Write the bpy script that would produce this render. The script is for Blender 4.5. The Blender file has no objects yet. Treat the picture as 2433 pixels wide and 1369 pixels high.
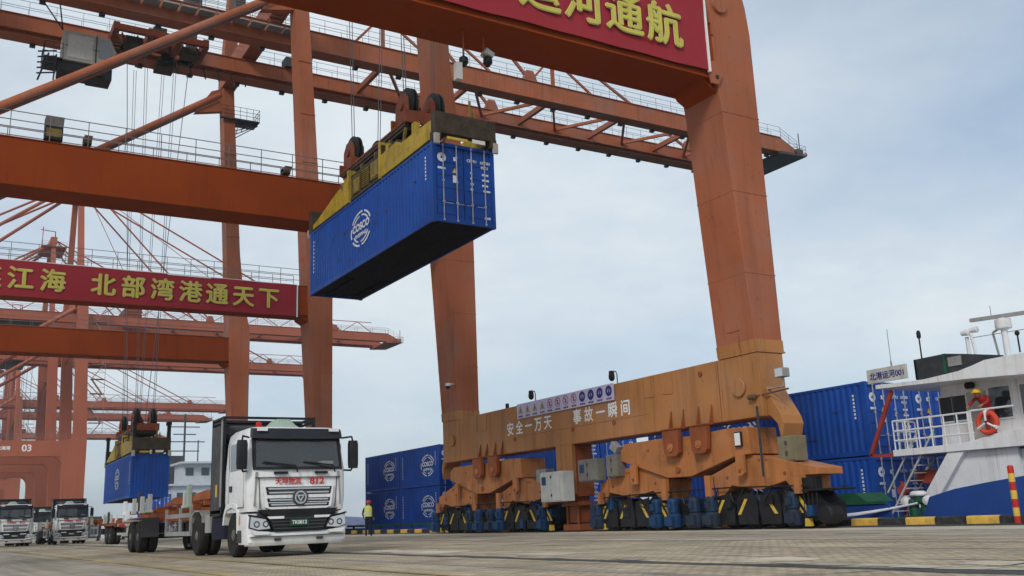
import bpy, math, random
from mathutils import Vector, Matrix
R = math.radians
random.seed(7)
sc = bpy.context.scene
COL = sc.collection

# ------------------------------------------------------------------ camera
cd = bpy.data.cameras.new('camera'); cam = bpy.data.objects.new('camera', cd); COL.objects.link(cam)
cd.sensor_width = 36.0; cd.lens = 34.02; cd.clip_start = 0.1; cd.clip_end = 6000
rt, up, bk = (0.858755, -0.510842, -0.039754), (-0.084367, -0.217499, 0.972408), (-0.505393, -0.831706, -0.229877)
cam.matrix_world = Matrix(((rt[0], up[0], bk[0], 0), (rt[1], up[1], bk[1], 0), (rt[2], up[2], bk[2], 0.68), (0, 0, 0, 1)))
sc.camera = cam

# ------------------------------------------------------------------ world, sun, exposure
SUN_TO = Vector((-0.62, -0.50, 0.60)).normalized()
wd = bpy.data.worlds.new('World'); sc.world = wd; wd.use_nodes = True
nt = wd.node_tree; nt.nodes.clear(); N = nt.nodes.new; K = nt.links.new
wo = N('ShaderNodeOutputWorld'); bg = N('ShaderNodeBackground'); bg.inputs['Strength'].default_value = 0.1
sky = N('ShaderNodeTexSky'); sky.sky_type = 'NISHITA'; sky.sun_disc = False
sky.sun_elevation = math.asin(SUN_TO.z); sky.sun_rotation = math.atan2(SUN_TO.x, SUN_TO.y)
sky.air_density = 1.0; sky.dust_density = 1.2; sky.ozone_density = 1.0
tc = N('ShaderNodeTexCoord'); sep = N('ShaderNodeSeparateXYZ'); K(tc.outputs['Generated'], sep.inputs[0])
def wmath(op, a, b=None, clamp=False):
    m = N('ShaderNodeMath'); m.operation = op; m.use_clamp = clamp
    for i, s in enumerate((a, b)):
        if s is None: continue
        if isinstance(s, (int, float)): m.inputs[i].default_value = s
        else: K(s, m.inputs[i])
    return m.outputs[0]
# clouds lie on a flat layer overhead: project the view direction onto it
dz = wmath('ADD', wmath('MAXIMUM', sep.outputs['Z'], 0.0), 0.22)
comb = N('ShaderNodeCombineXYZ'); K(wmath('DIVIDE', sep.outputs['X'], dz), comb.inputs[0]); K(wmath('DIVIDE', sep.outputs['Y'], dz), comb.inputs[1])
comb.inputs[2].default_value = 0.3
n1 = N('ShaderNodeTexNoise'); n1.inputs['Scale'].default_value = 0.55; n1.inputs['Detail'].default_value = 9; n1.inputs['Roughness'].default_value = 0.58
n1.inputs['Distortion'].default_value = 0.3; K(comb.outputs[0], n1.inputs['Vector'])
n2 = N('ShaderNodeTexNoise'); n2.inputs['Scale'].default_value = 0.5; n2.inputs['Detail'].default_value = 7; n2.inputs['Roughness'].default_value = 0.62; K(comb.outputs[0], n2.inputs['Vector'])
r1 = N('ShaderNodeMapRange'); r1.inputs[1].default_value = 0.38; r1.inputs[2].default_value = 0.60; r1.inputs[3].default_value = 0.55; r1.inputs[4].default_value = 0.98
K(n1.outputs['Fac'], r1.inputs[0])
rc = N('ShaderNodeMix'); rc.data_type = 'RGBA'; rc.inputs[6].default_value = (4.4, 5.5, 6.8, 1); rc.inputs[7].default_value = (6.9, 7.5, 7.85, 1)
r2 = N('ShaderNodeMapRange'); r2.inputs[1].default_value = 0.38; r2.inputs[2].default_value = 0.60; K(n2.outputs['Fac'], r2.inputs[0]); K(r2.outputs[0], rc.inputs[0])
mx = N('ShaderNodeMix'); mx.data_type = 'RGBA'; K(r1.outputs[0], mx.inputs[0]); K(sky.outputs[0], mx.inputs[6]); K(rc.outputs[2], mx.inputs[7])
K(mx.outputs[2], bg.inputs['Color']); K(bg.outputs[0], wo.inputs[0])

sd = bpy.data.lights.new('sun', 'SUN'); sd.energy = 1.45; sd.angle = R(14); sd.color = (1.0, 0.955, 0.90)
so = bpy.data.objects.new('sun', sd); COL.objects.link(so); so.rotation_euler = SUN_TO.to_track_quat('Z', 'Y').to_euler()

sc.view_settings.view_transform = 'Standard'; sc.view_settings.look = 'None'
sc.view_settings.exposure = 0.2; sc.view_settings.gamma = 1.0; sc.view_settings.use_curve_mapping = False

# ------------------------------------------------------------------ helpers
class MB:
    """collects shapes that are linked as ONE mesh object"""
    def __init__(s): s.v = []; s.f = []; s.ch = []
    def add(s, vs, fs):
        b = len(s.v); s.ch.append((b, len(s.f))); s.v += [tuple(p) for p in vs]
        for f in fs: s.f.append(tuple(b + i for i in f))
        return s
    def box(s, x0, x1, y0, y1, z0, z1):
        return s.add([(x0,y0,z0),(x1,y0,z0),(x1,y1,z0),(x0,y1,z0),(x0,y0,z1),(x1,y0,z1),(x1,y1,z1),(x0,y1,z1)],
                     [(3,2,1,0),(4,5,6,7),(0,1,5,4),(1,2,6,5),(2,3,7,6),(3,0,4,7)])
    def cbox(s, c, d, m=None):
        x, y, z = d[0]/2, d[1]/2, d[2]/2; c = Vector(c)
        vs = [Vector(q) for q in ((-x,-y,-z),(x,-y,-z),(x,y,-z),(-x,y,-z),(-x,-y,z),(x,-y,z),(x,y,z),(-x,y,z))]
        if m is not None: vs = [m @ q for q in vs]
        return s.add([c+q for q in vs], [(3,2,1,0),(4,5,6,7),(0,1,5,4),(1,2,6,5),(2,3,7,6),(3,0,4,7)])
    def beam(s, a, b, w, h, upv=(0,0,1)):
        a, b = Vector(a), Vector(b); d = b-a; L = d.length; y = d/L
        x = y.cross(Vector(upv)); x = x.normalized() if x.length > 1e-5 else Vector((1,0,0)); z = x.cross(y)
        return s.cbox((a+b)/2, (w, L, h), Matrix((x, y, z)).transposed())
    def prism(s, ax, poly, a, b):
        """polygon in the two other axes (kept in order), extruded along ax from a to b"""
        n = len(poly)
        def P(p, t): return {'x': (t,p[0],p[1]), 'y': (p[0],t,p[1]), 'z': (p[0],p[1],t)}[ax]
        area = sum(poly[i][0]*poly[(i+1)%n][1]-poly[(i+1)%n][0]*poly[i][1] for i in range(n))
        if (area < 0) != (ax == 'y'): poly = poly[::-1]
        if a > b: a, b = b, a
        vs = [P(p,a) for p in poly]+[P(p,b) for p in poly]
        return s.add(vs, [tuple(range(n))[::-1], tuple(range(n,2*n))]+[(i,(i+1)%n,n+(i+1)%n,n+i) for i in range(n)])
    def loft(s, loops, cap=True):
        n = len(loops[0]); vs = [p for l in loops for p in l]; fs = []
        for k in range(len(loops)-1):
            for i in range(n): fs.append((k*n+i, k*n+(i+1)%n, (k+1)*n+(i+1)%n, (k+1)*n+i))
        if cap: fs += [tuple(range(n))[::-1], tuple(range((len(loops)-1)*n, len(loops)*n))]
        return s.add(vs, fs)
    def tube(s, a, b, r, n=8, r2=None, cap=True):
        a, b = Vector(a), Vector(b); d = (b-a).normalized()
        u = d.orthogonal().normalized(); w = d.cross(u); r2 = r if r2 is None else r2
        L = [[p+(u*math.cos(2*math.pi*i/n)+w*math.sin(2*math.pi*i/n))*q for i in range(n)] for p, q in ((a,r),(b,r2))]
        return s.loft(L, cap)
    def pipe(s, pts, r, n=6):
        for i in range(len(pts)-1): s.tube(pts[i], pts[i+1], r, n)
        return s
    def lathe(s, prof, c, axis='z', n=20):
        """profile of (radius, height) about an axis through c"""
        loops = []
        for r, h in prof:
            l = []
            for i in range(n):
                a = 2*math.pi*i/n; u, v = r*math.cos(a), r*math.sin(a)
                l.append((c[0]+h, c[1]+u, c[2]+v) if axis == 'x' else (c[0]+v, c[1]+h, c[2]+u) if axis == 'y' else (c[0]+u, c[1]+v, c[2]+h))
            loops.append(l)
        return s.loft(loops)
    def disc(s, c, r, axis, n=24, r_in=0.0, d=0.0, a0=0.0, a1=None):
        """flat ring or disc, normal along -axis side; a0..a1 makes an arc"""
        a1 = 2*math.pi if a1 is None else a1; full = abs(a1-a0-2*math.pi) < 1e-6; m = n if full else n+1
        def P(q, i):
            a = a0+(a1-a0)*i/n; u, v = q*math.cos(a), q*math.sin(a)
            return (c[0]-d, c[1]-u, c[2]+v) if axis == 'x' else (c[0]+u, c[1]-d, c[2]+v)
        if r_in <= 0: return s.add([P(r,i) for i in range(m)], [tuple(range(m))])
        vs = [P(r,i) for i in range(m)]+[P(r_in,i) for i in range(m)]
        return s.add(vs, [(i,(i+1)%m,m+(i+1)%m,m+i) for i in range(m if full else m-1)])
    def quad(s, *p): return s.add(p, [tuple(range(len(p)))])
    def text(s, body, o, xd, h, cx=True, bold=0.0, sx=1.0, upd=(0,0,1)):
        """flat lettering centred on o, h = height; bold = stroke thickening in metres, by shifted layers"""
        me = glyphs(body); xs = [v[0] for v in me[0]]; ys = [v[1] for v in me[0]]
        if len(body) == 1 and ord(body) > 0x2e80: k = h/.92; mx_, my = .5, .38
        else: k = h/(max(ys)-min(ys)); mx_ = (max(xs)+min(xs))/2; my = (max(ys)+min(ys))/2
        o, xd, upd = Vector(o), Vector(xd), Vector(upd); nrm = xd.cross(upd)
        for i, (dx, dy) in enumerate(((0,0),) if not bold else ((-bold,0),(bold,0),(0,-bold*.8),(0,bold*.8),(0,0))):
            s.add([o+xd*((p[0]-mx_)*k*sx+dx)+upd*((p[1]-my)*k+dy)+nrm*(.0012*i) for p in me[0]], me[1])
        return s
    def mesh(s, name):
        me = bpy.data.meshes.new(name); me.from_pydata(s.v, [], s.f)
        me.update(); return me
def pieces(mb):
    """far-apart shapes of one builder become builders of their own, so each is an object"""
    n = len(mb.ch)
    if n < 2 or n > 400: return [mb]
    rg = [(mb.ch[i][0], mb.ch[i+1][0] if i+1 < n else len(mb.v), mb.ch[i][1], mb.ch[i+1][1] if i+1 < n else len(mb.f)) for i in range(n)]
    lo = [[min(p[k] for p in mb.v[a:b]) for k in range(3)] for a, b, _, _ in rg]; hi = [[max(p[k] for p in mb.v[a:b]) for k in range(3)] for a, b, _, _ in rg]
    size = [max(hi[i][k]-lo[i][k] for k in range(3)) for i in range(n)]; root = list(range(n))
    def find(i):
        while root[i] != i: i = root[i]
        return i
    for i in range(n):
        for j in range(i+1, n):
            gap = math.sqrt(sum(max(0, lo[i][k]-hi[j][k], lo[j][k]-hi[i][k])**2 for k in range(3)))
            if gap <= max(.02, .48*max(size[i], size[j])): root[find(j)] = find(i)
    groups = {}
    for i in range(n): groups.setdefault(find(i), []).append(i)
    if len(groups) == 1: return [mb]
    out = []
    for g in groups.values():
        q = MB()
        for i in g:
            a, b, c, d = rg[i]; q.add(mb.v[a:b], [tuple(x-a for x in f) for f in mb.f[c:d]])
        out.append(q)
    return out
_tc = bpy.data.curves.new('lettering', 'FONT'); _to = bpy.data.objects.new('lettering', _tc); COL.objects.link(_to); _gl = {}
def glyphs(body):
    if body not in _gl:
        _tc.body = body; _tc.fill_mode = 'FRONT'
        dg = bpy.context.evaluated_depsgraph_get(); dg.update()
        me = bpy.data.meshes.new_from_object(_to.evaluated_get(dg))
        _gl[body] = ([tuple(v.co) for v in me.vertices], [tuple(p.vertices) for p in me.polygons])
        bpy.data.meshes.remove(me)
    return _gl[body]

def obj(name, mb, mat, parent=None, smooth=False, bevel=0.0, loc=None):
    if isinstance(mb, MB) and parent:
        ps = pieces(mb)
        if len(ps) > 1: return [obj(name, q, mat, parent, smooth, bevel, loc) for q in ps][0]
    me = mb if isinstance(mb, bpy.types.Mesh) else mb.mesh(name)
    o = bpy.data.objects.new(name, me); COL.objects.link(o)
    if not me.materials:
        for m in (mat if isinstance(mat, (list, tuple)) else [mat]): me.materials.append(m)
    if smooth:
        me.polygons.foreach_set('use_smooth', [True]*len(me.polygons)); me.set_sharp_from_angle(angle=R(38))
    if bevel:
        b = o.modifiers.new('bevel', 'BEVEL'); b.width = bevel; b.segments = 2; b.limit_method = 'ANGLE'; b.angle_limit = R(40); b.harden_normals = False
    if parent: o.parent = parent
    if loc: o.location = loc
    return o
def tag(o, label=None, cat=None, group=None, kind=None):
    if label: o['label'] = label
    if cat: o['category'] = cat
    if group: o['group'] = group
    if kind: o['kind'] = kind
    return o
def thing(name, label, cat, loc=(0,0,0), rz=0.0, group=None):
    o = bpy.data.objects.new(name, None); COL.objects.link(o); o.location = loc; o.rotation_euler = (0,0,rz); o.empty_display_size = 0.3
    return tag(o, label, cat, group)
def copy_tree(o, parent=None):
    c = o.copy(); COL.objects.link(c); c.parent = parent
    for ch in list(o.children): copy_tree(ch, c)
    return c
def retag(o, loc, label, group=None, rz=None):
    o.location = loc; o['label'] = label
    if group: o['group'] = group
    if rz is not None: o.rotation_euler = (0,0,rz)
    return o

# ------------------------------------------------------------------ materials
def material(name, col, rough=0.55, metal=0.0, var=0.12, scale=1.5, streak=0.0, streak_col=(0.10,0.05,0.03), bump=0.0, spec=0.22, dirt=0.0, dirt_col=(0.09,0.08,0.07), coat=0.0, alpha=None, fade=0.0, spots=0.0):
    m = bpy.data.materials.new(name); m.use_nodes = True; t = m.node_tree; b = t.nodes['Principled BSDF']; n = t.nodes.new; k = t.links.new
    b.inputs['Roughness'].default_value = rough; b.inputs['Metallic'].default_value = metal; b.inputs['Specular IOR Level'].default_value = spec
    if coat: b.inputs['Coat Weight'].default_value = coat; b.inputs['Coat Roughness'].default_value = 0.08
    co = n('ShaderNodeTexCoord')
    def noise(sc_, det, mp=None):
        x = n('ShaderNodeTexNoise'); x.inputs['Scale'].default_value = sc_; x.inputs['Detail'].default_value = det
        if mp:
            q = n('ShaderNodeMapping'); q.inputs['Scale'].default_value = mp; k(co.outputs['Object'], q.inputs[0]); k(q.outputs[0], x.inputs['Vector'])
        else: k(co.outputs['Object'], x.inputs['Vector'])
        return x.outputs['Fac']
    def mixc(f, a, b_):
        x = n('ShaderNodeMix'); x.data_type = 'RGBA'
        for i, s in ((0,f),(6,a),(7,b_)):
            if isinstance(s, (int,float)): x.inputs[i].default_value = s
            elif isinstance(s, tuple): x.inputs[i].default_value = (*s[:3], 1)
            else: k(s, x.inputs[i])
        return x.outputs[2]
    def rng(f, a, b_, lo=0.0, hi=1.0):
        x = n('ShaderNodeMapRange'); x.inputs[1].default_value = a; x.inputs[2].default_value = b_; x.inputs[3].default_value = lo; x.inputs[4].default_value = hi; k(f, x.inputs[0]); return x.outputs[0]
    lo = tuple(c*(1-var) for c in col); hi = tuple(min(1, c*(1+var)) for c in col)
    c = mixc(rng(noise(scale, 6), 0.3, 0.7), lo, hi)
    if dirt: c = mixc(rng(noise(scale*2.7, 9), 0.52, 0.78, 0, dirt), c, dirt_col)
    if fade: c = mixc(rng(noise(scale*0.8+.05, 4), 0.48, 0.66, 0, fade), c, tuple(min(1, .55*q+.45*(sum(col)/3*1.15)+.02) for q in col))
    if streak:
        c = mixc(rng(noise(1.0, 7, (2.6, 2.6, 0.16)), 0.52, 0.80, 0, streak), c, streak_col)
        c = mixc(rng(noise(1.0, 5, (9.0, 9.0, 0.45)), 0.60, 0.74, 0, streak*1.2), c, streak_col)
    if spots: c = mixc(rng(noise(9.0, 6), 0.66, 0.72, 0, spots), c, streak_col)
    k(c, b.inputs['Base Color'])
    if var or dirt: k(rng(noise(scale*4, 5), 0.3, 0.7, max(0.02, rough-0.1), min(1, rough+0.12)), b.inputs['Roughness'])
    if bump:
        bp = n('ShaderNodeBump'); bp.inputs['Strength'].default_value = bump; bp.inputs['Distance'].default_value = 0.02; k(noise(scale*6, 6), bp.inputs['Height']); k(bp.outputs[0], b.inputs['Normal'])
    if alpha is not None: b.inputs['Alpha'].default_value = alpha
    return m
RUST = (0.07, 0.022, 0.010)
C = {}
C['red'] = material('crane_paint', (0.360, 0.108, 0.046), 0.6, var=0.13, scale=0.35, streak=0.32, streak_col=(0.11,0.035,0.018), dirt=0.30, dirt_col=(0.16,0.06,0.035), bump=0.08, fade=0.40, spots=0.6)
C['rustbeam'] = material('crane_beam_paint', (0.255, 0.045, 0.008), 0.7, var=0.12, spec=0.1, scale=0.3, streak=0.3, streak_col=(0.10,0.025,0.010), dirt=0.25, dirt_col=(0.13,0.035,0.012), bump=0.08, spots=0.6)
C['farred'] = material('far_crane_paint', (0.36, 0.105, 0.058), 0.6, var=0.10, scale=0.15, streak=0.25, streak_col=(0.15,0.05,0.03))
C['ochre'] = material('ochre_paint', (0.410, 0.178, 0.058), 0.5, var=0.12, scale=0.5, streak=0.6, streak_col=(0.12,0.045,0.018), dirt=0.35, dirt_col=(0.22,0.10,0.045), bump=0.08, fade=0.3, spots=0.7)
C['bogie'] = material('bogie_paint', (0.430, 0.165, 0.052), 0.5, var=0.12, scale=0.9, streak=0.55, streak_col=(0.07,0.028,0.014), dirt=0.55, dirt_col=(0.15,0.06,0.03), bump=0.10, fade=0.2, spots=0.7)
C['lug'] = material('bracket_paint', (0.26, 0.072, 0.024), 0.5, var=0.18, scale=1.5, dirt=0.4, dirt_col=(0.10,0.03,0.015), bump=0.06)
C['railm'] = material('handrail_steel', (0.20, 0.17, 0.165), 0.55, var=0.15)
C['farrail'] = material('far_handrail', (0.33, 0.20, 0.17), 0.6, var=0.1)
C['black'] = material('black_steel', (0.016, 0.016, 0.018), 0.5, var=0.3, dirt=0.3, dirt_col=(0.05,0.045,0.04))
C['dark'] = material('dark_grey', (0.055, 0.056, 0.060), 0.55, var=0.25, dirt=0.4)
C['grey'] = material('grey_metal', (0.30, 0.30, 0.29), 0.5, var=0.15, dirt=0.4, streak=0.3)
C['lgrey'] = material('light_grey_paint', (0.52, 0.52, 0.49), 0.5, var=0.08, dirt=0.3, streak=0.35, streak_col=(0.25,0.2,0.16))
C['visor'] = material('visor_dark', (0.020, 0.024, 0.030), 0.4, var=0.1)
C['boxgrey'] = material('dull_cabinet', (0.17, 0.16, 0.14), 0.55, var=0.15, dirt=0.4)
C['boxtan'] = material('tan_cabinet', (0.20, 0.17, 0.10), 0.6, var=0.2, dirt=0.4)
C['cabgrey'] = material('operator_cab_paint', (0.40, 0.385, 0.34), 0.5, var=0.1, dirt=0.3)
C['white'] = material('white_paint', (0.78, 0.79, 0.79), 0.32, var=0.04, scale=2.0, dirt=0.30, dirt_col=(0.42,0.38,0.33), streak=0.16, streak_col=(0.35,0.30,0.25), coat=0.3)
C['shipwhite'] = material('ship_white', (0.72, 0.73, 0.74), 0.42, var=0.05, dirt=0.18, dirt_col=(0.42,0.38,0.33), streak=0.40, streak_col=(0.30,0.17,0.09), spots=0.4)
C['lampwhite'] = material('lamp_white', (0.75, 0.75, 0.73), 0.4, var=0.05)
C['blue'] = material('container_blue', (0.010, 0.068, 0.330), 0.45, var=0.12, scale=0.9, dirt=0.25, dirt_col=(0.03,0.07,0.18), streak=0.30, streak_col=(0.02,0.03,0.07), bump=0.05, spots=0.5)
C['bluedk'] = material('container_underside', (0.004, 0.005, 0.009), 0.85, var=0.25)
C['blue2'] = material('ship_container_blue', (0.010, 0.070, 0.345), 0.45, var=0.22, scale=0.5, dirt=0.25, dirt_col=(0.03,0.07,0.19), streak=0.32, streak_col=(0.03,0.03,0.07), fade=0.12, spots=0.5)
C['hull'] = material('hull_blue', (0.016, 0.060, 0.245), 0.4, var=0.12, scale=0.6, dirt=0.2, dirt_col=(0.06,0.07,0.12), streak=0.3, streak_col=(0.07,0.06,0.06))
C['motor'] = material('motor_blue', (0.012, 0.048, 0.130), 0.5, var=0.2, scale=3, dirt=0.45, dirt_col=(0.035,0.04,0.05))
C['motor2'] = material('motor_grey_blue', (0.020, 0.032, 0.055), 0.55, var=0.3, scale=3, dirt=0.5, dirt_col=(0.06,0.055,0.05))
C['screenbox'] = material('weather_screen_grey', (0.035, 0.040, 0.044), 0.5, var=0.25, dirt=0.4)
C['yellow'] = material('spreader_yellow', (0.46, 0.31, 0.035), 0.5, var=0.18, scale=1.3, dirt=0.65, dirt_col=(0.12,0.075,0.02), streak=0.6, streak_col=(0.05,0.035,0.015), spots=0.7)
C['slat'] = material('grimy_yellow', (0.22, 0.16, 0.035), 0.6, var=0.3, scale=4, dirt=0.6, dirt_col=(0.04,0.03,0.02))
C['spdark'] = material('spreader_grease', (0.055, 0.042, 0.030), 0.6, var=0.35, scale=3, dirt=0.5, dirt_col=(0.13,0.09,0.03))
C['sheave'] = material('sheave_red', (0.19, 0.046, 0.018), 0.5, var=0.2, scale=2, dirt=0.5, dirt_col=(0.04,0.02,0.012))
C['wyellow'] = material('warning_yellow', (0.62, 0.42, 0.07), 0.55, var=0.12, scale=3, dirt=0.4, dirt_col=(0.18,0.13,0.06))
C['kyellow'] = material('kerb_yellow', (0.60, 0.38, 0.075), 0.75, var=0.2, scale=2.2, dirt=0.5, dirt_col=(0.16,0.12,0.08), bump=0.2)
C['kblack'] = material('kerb_black', (0.030, 0.030, 0.033), 0.8, var=0.3, scale=2.2, dirt=0.4, dirt_col=(0.12,0.11,0.10), bump=0.2)
C['kred'] = material('post_red', (0.45, 0.025, 0.02), 0.5, var=0.1, scale=3, dirt=0.2)
C['banner'] = material('banner_red', (0.31, 0.026, 0.036), 0.75, var=0.06, scale=0.6)
C['gold'] = material('banner_lettering', (0.56, 0.50, 0.09), 0.7, var=0.10, scale=2.5)
C['goldhi'] = material('banner_lettering_edge', (0.72, 0.62, 0.26), 0.7, var=0.05)
C['letter'] = material('white_lettering', (0.80, 0.79, 0.77), 0.6, var=0.05, dirt=0.15, dirt_col=(0.5,0.4,0.3))
C['rod'] = material('locking_rod_steel', (0.36, 0.38, 0.48), 0.5, var=0.15, scale=4, dirt=0.3)
C['logo'] = material('container_white_marks', (0.66, 0.69, 0.75), 0.6, var=0.08, scale=4, dirt=0.25, dirt_col=(0.3,0.36,0.48))
C['brownpipe'] = material('pipe_brown', (0.14, 0.07, 0.04), 0.6, var=0.2)
C['redtext'] = material('red_lettering', (0.50, 0.02, 0.025), 0.5, var=0.05)
C['lilac'] = material('sign_panel', (0.56, 0.50, 0.66), 0.55, var=0.04)
C['sgblue'] = material('sign_blue', (0.03, 0.03, 0.20), 0.5, var=0.05)
C['sgyel'] = material('sign_yellow', (0.42, 0.32, 0.18), 0.5, var=0.05)
C['sgred'] = material('sign_red', (0.42, 0.17, 0.24), 0.5, var=0.05)
C['glass'] = material('dark_glass', (0.060, 0.072, 0.085), 0.06, var=0.0, spec=0.9, coat=0.6)
C['screen'] = material('windscreen_glass', (0.070, 0.085, 0.100), 0.05, var=0.0, spec=0.9, coat=0.6, alpha=0.5)
C['liner'] = material('cab_interior', (0.030, 0.031, 0.034), 0.8, var=0.2)
C['seat'] = material('seat_cloth', (0.075, 0.078, 0.085), 0.85, var=0.15)
C['glass2'] = material('ship_glass', (0.025, 0.040, 0.050), 0.08, var=0.0, spec=0.8)
C['lens'] = material('headlamp_lens', (0.50, 0.53, 0.56), 0.12, var=0.0, spec=0.9, coat=0.8)
C['chrome'] = material('satin_chrome', (0.62, 0.63, 0.65), 0.25, 1.0, var=0.0)
C['tyre'] = material('tyre_rubber', (0.022, 0.021, 0.020), 0.85, var=0.25, scale=5, dirt=0.5, dirt_col=(0.07,0.063,0.055), bump=0.2)
C['rim'] = material('wheel_rim', (0.16, 0.15, 0.14), 0.6, 0.3, var=0.25, scale=6, dirt=0.6, dirt_col=(0.10,0.075,0.055))
C['orange'] = material('trailer_orange', (0.32, 0.085, 0.025), 0.6, var=0.2, scale=1.4, dirt=0.6, dirt_col=(0.09,0.04,0.025))
C['amber'] = material('amber_lens', (0.65, 0.27, 0.03), 0.3, var=0.0)
C['redlens'] = material('red_lens', (0.50, 0.02, 0.015), 0.3, var=0.0)
C['palegreen'] = material('roof_unit_green', (0.33, 0.42, 0.34), 0.5, var=0.08)
C['deckgreen'] = material('deck_green', (0.015, 0.085, 0.045), 0.5, var=0.25, dirt=0.35)
C['shipred'] = material('ship_red_steel', (0.33, 0.055, 0.04), 0.5, var=0.15, dirt=0.3)
C['ring'] = material('life_ring_red', (0.62, 0.075, 0.035), 0.55, var=0.08)
C['rope'] = material('mooring_rope', (0.62, 0.63, 0.68), 0.85, var=0.12, scale=8, bump=0.5)
C['wire'] = material('wire_rope', (0.10, 0.10, 0.11), 0.5, var=0.1)
C['skin'] = material('skin', (0.36, 0.20, 0.13), 0.5, var=0.05)
C['navy'] = material('navy_cloth', (0.018, 0.020, 0.038), 0.85, var=0.2, scale=6)
C['vest'] = material('hi_vis_vest', (0.62, 0.66, 0.16), 0.7, var=0.08, scale=6)
C['tape'] = material('reflective_tape', (0.62, 0.63, 0.60), 0.4, var=0.03)
C['redcloth'] = material('red_coverall', (0.36, 0.030, 0.030), 0.85, var=0.2, scale=6)
C['helmred'] = material('red_helmet', (0.52, 0.04, 0.03), 0.35, var=0.03)
C['helmyel'] = material('yellow_helmet', (0.72, 0.42, 0.03), 0.35, var=0.03)
C['bridgew'] = material('far_ship_white', (0.50, 0.54, 0.57), 0.5, var=0.06, streak=0.2, streak_col=(0.4,0.36,0.33))
C['fardark'] = material('far_ship_dark', (0.060, 0.065, 0.072), 0.6, var=0.2)
C['fargreen'] = material('far_ship_teal', (0.10, 0.15, 0.17), 0.6, var=0.35, scale=0.4, dirt=0.6, dirt_col=(0.22,0.21,0.20))

# ------------------------------------------------------------------ ground, quay edge, water
def ground_mat(name, base, var=0.25, bricks=None, stain=0.5, joints=0.0):
    m = bpy.data.materials.new(name); m.use_nodes = True; t = m.node_tree; b = t.nodes['Principled BSDF']; n = t.nodes.new; k = t.links.new
    b.inputs['Roughness'].default_value = 0.88; b.inputs['Specular IOR Level'].default_value = 0.3
    co = n('ShaderNodeTexCoord')
    def noise(s, d, mp=(1,1,1)):
        q = n('ShaderNodeMapping'); q.inputs['Scale'].default_value = mp; k(co.outputs['Object'], q.inputs[0])
        x = n('ShaderNodeTexNoise'); x.inputs['Scale'].default_value = s; x.inputs['Detail'].default_value = d; x.inputs['Roughness'].default_value = 0.62; k(q.outputs[0], x.inputs['Vector']); return x.outputs['Fac']
    def rng(f, a, b_, lo, hi):
        x = n('ShaderNodeMapRange'); x.inputs[1].default_value = a; x.inputs[2].default_value = b_; x.inputs[3].default_value = lo; x.inputs[4].default_value = hi; k(f, x.inputs[0]); return x.outputs[0]
    def mul(c, f):
        x = n('ShaderNodeMix'); x.data_type = 'RGBA'; x.blend_type = 'MULTIPLY'; x.inputs[0].default_value = 1.0
        k(c, x.inputs[6]); k(f, x.inputs[7]); return x.outputs[2]
    mixa = n('ShaderNodeMix'); mixa.data_type = 'RGBA'; mixa.inputs[6].default_value = (*[c*(1-var) for c in base], 1); mixa.inputs[7].default_value = (*[c*(1+var) for c in base], 1)
    k(rng(noise(0.55, 8), 0.3, 0.7, 0, 1), mixa.inputs[0]); c = mixa.outputs[2]
    c = mul(c, rng(noise(3.0, 8), 0.3, 0.7, 0.82, 1.15))
    c = mul(c, rng(noise(1.0, 5, (2.2, 0.07, 1)), 0.42, 0.70, 1.06, 1.0-stain*0.55))       # tyre tracks along the quay
    c = mul(c, rng(noise(0.8, 7), 0.55, 0.72, 1.0, 1.0-stain*0.5))                          # oil and water stains
    c = mul(c, rng(noise(38.0, 3), 0.3, 0.7, 0.86, 1.12))
    if bricks:
        q = n('ShaderNodeMapping'); k(co.outputs['Object'], q.inputs[0])
        br = n('ShaderNodeTexBrick'); br.inputs['Scale'].default_value = 1.0; br.inputs['Brick Width'].default_value = bricks[0]; br.inputs['Row Height'].default_value = bricks[1]
        br.inputs['Mortar Size'].default_value = bricks[2]; br.inputs['Color1'].default_value = (0.82,0.82,0.82,1); br.inputs['Color2'].default_value = (1.12,1.1,1.06,1); br.inputs['Mortar'].default_value = (0.50,0.48,0.45,1)
        k(q.outputs[0], br.inputs['Vector']); c = mul(c, br.outputs['Color'])
        bp = n('ShaderNodeBump'); bp.inputs['Strength'].default_value = 0.6; bp.inputs['Distance'].default_value = 0.01; bp.invert = True
        k(br.outputs['Fac'], bp.inputs['Height']); k(bp.outputs[0], b.inputs['Normal'])
    else:
        bp = n('ShaderNodeBump'); bp.inputs['Strength'].default_value = 0.5; bp.inputs['Distance'].default_value = 0.012
        k(noise(14, 8), bp.inputs['Height']); k(bp.outputs[0], b.inputs['Normal'])
    k(c, b.inputs['Base Color']); return m
G_pav = ground_mat('block_paving', (0.500, 0.420, 0.300), 0.26, (0.22, 0.11, 0.012), 0.60)
G_con = ground_mat('pale_concrete', (0.56, 0.495, 0.375), 0.20, None, 0.65)
G_lane = ground_mat('grey_lane', (0.395, 0.348, 0.270), 0.20, None, 0.8)
G_yard = ground_mat('yard_asphalt', (0.36, 0.318, 0.245), 0.22, None, 0.7)
G_dark = ground_mat('drain_grime', (0.075, 0.073, 0.075), 0.35, None, 0.3)
G_dark2 = ground_mat('tyre_grime', (0.30, 0.265, 0.215), 0.3, None, 0.6)
G_pale = ground_mat('worn_edge', (0.52, 0.475, 0.37), 0.25, (1.2, 0.6, 0.03), 0.5)
G_yel = ground_mat('worn_yellow_line', (0.50, 0.37, 0.14), 0.30, None, 0.9)
QX = 23.78
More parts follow.
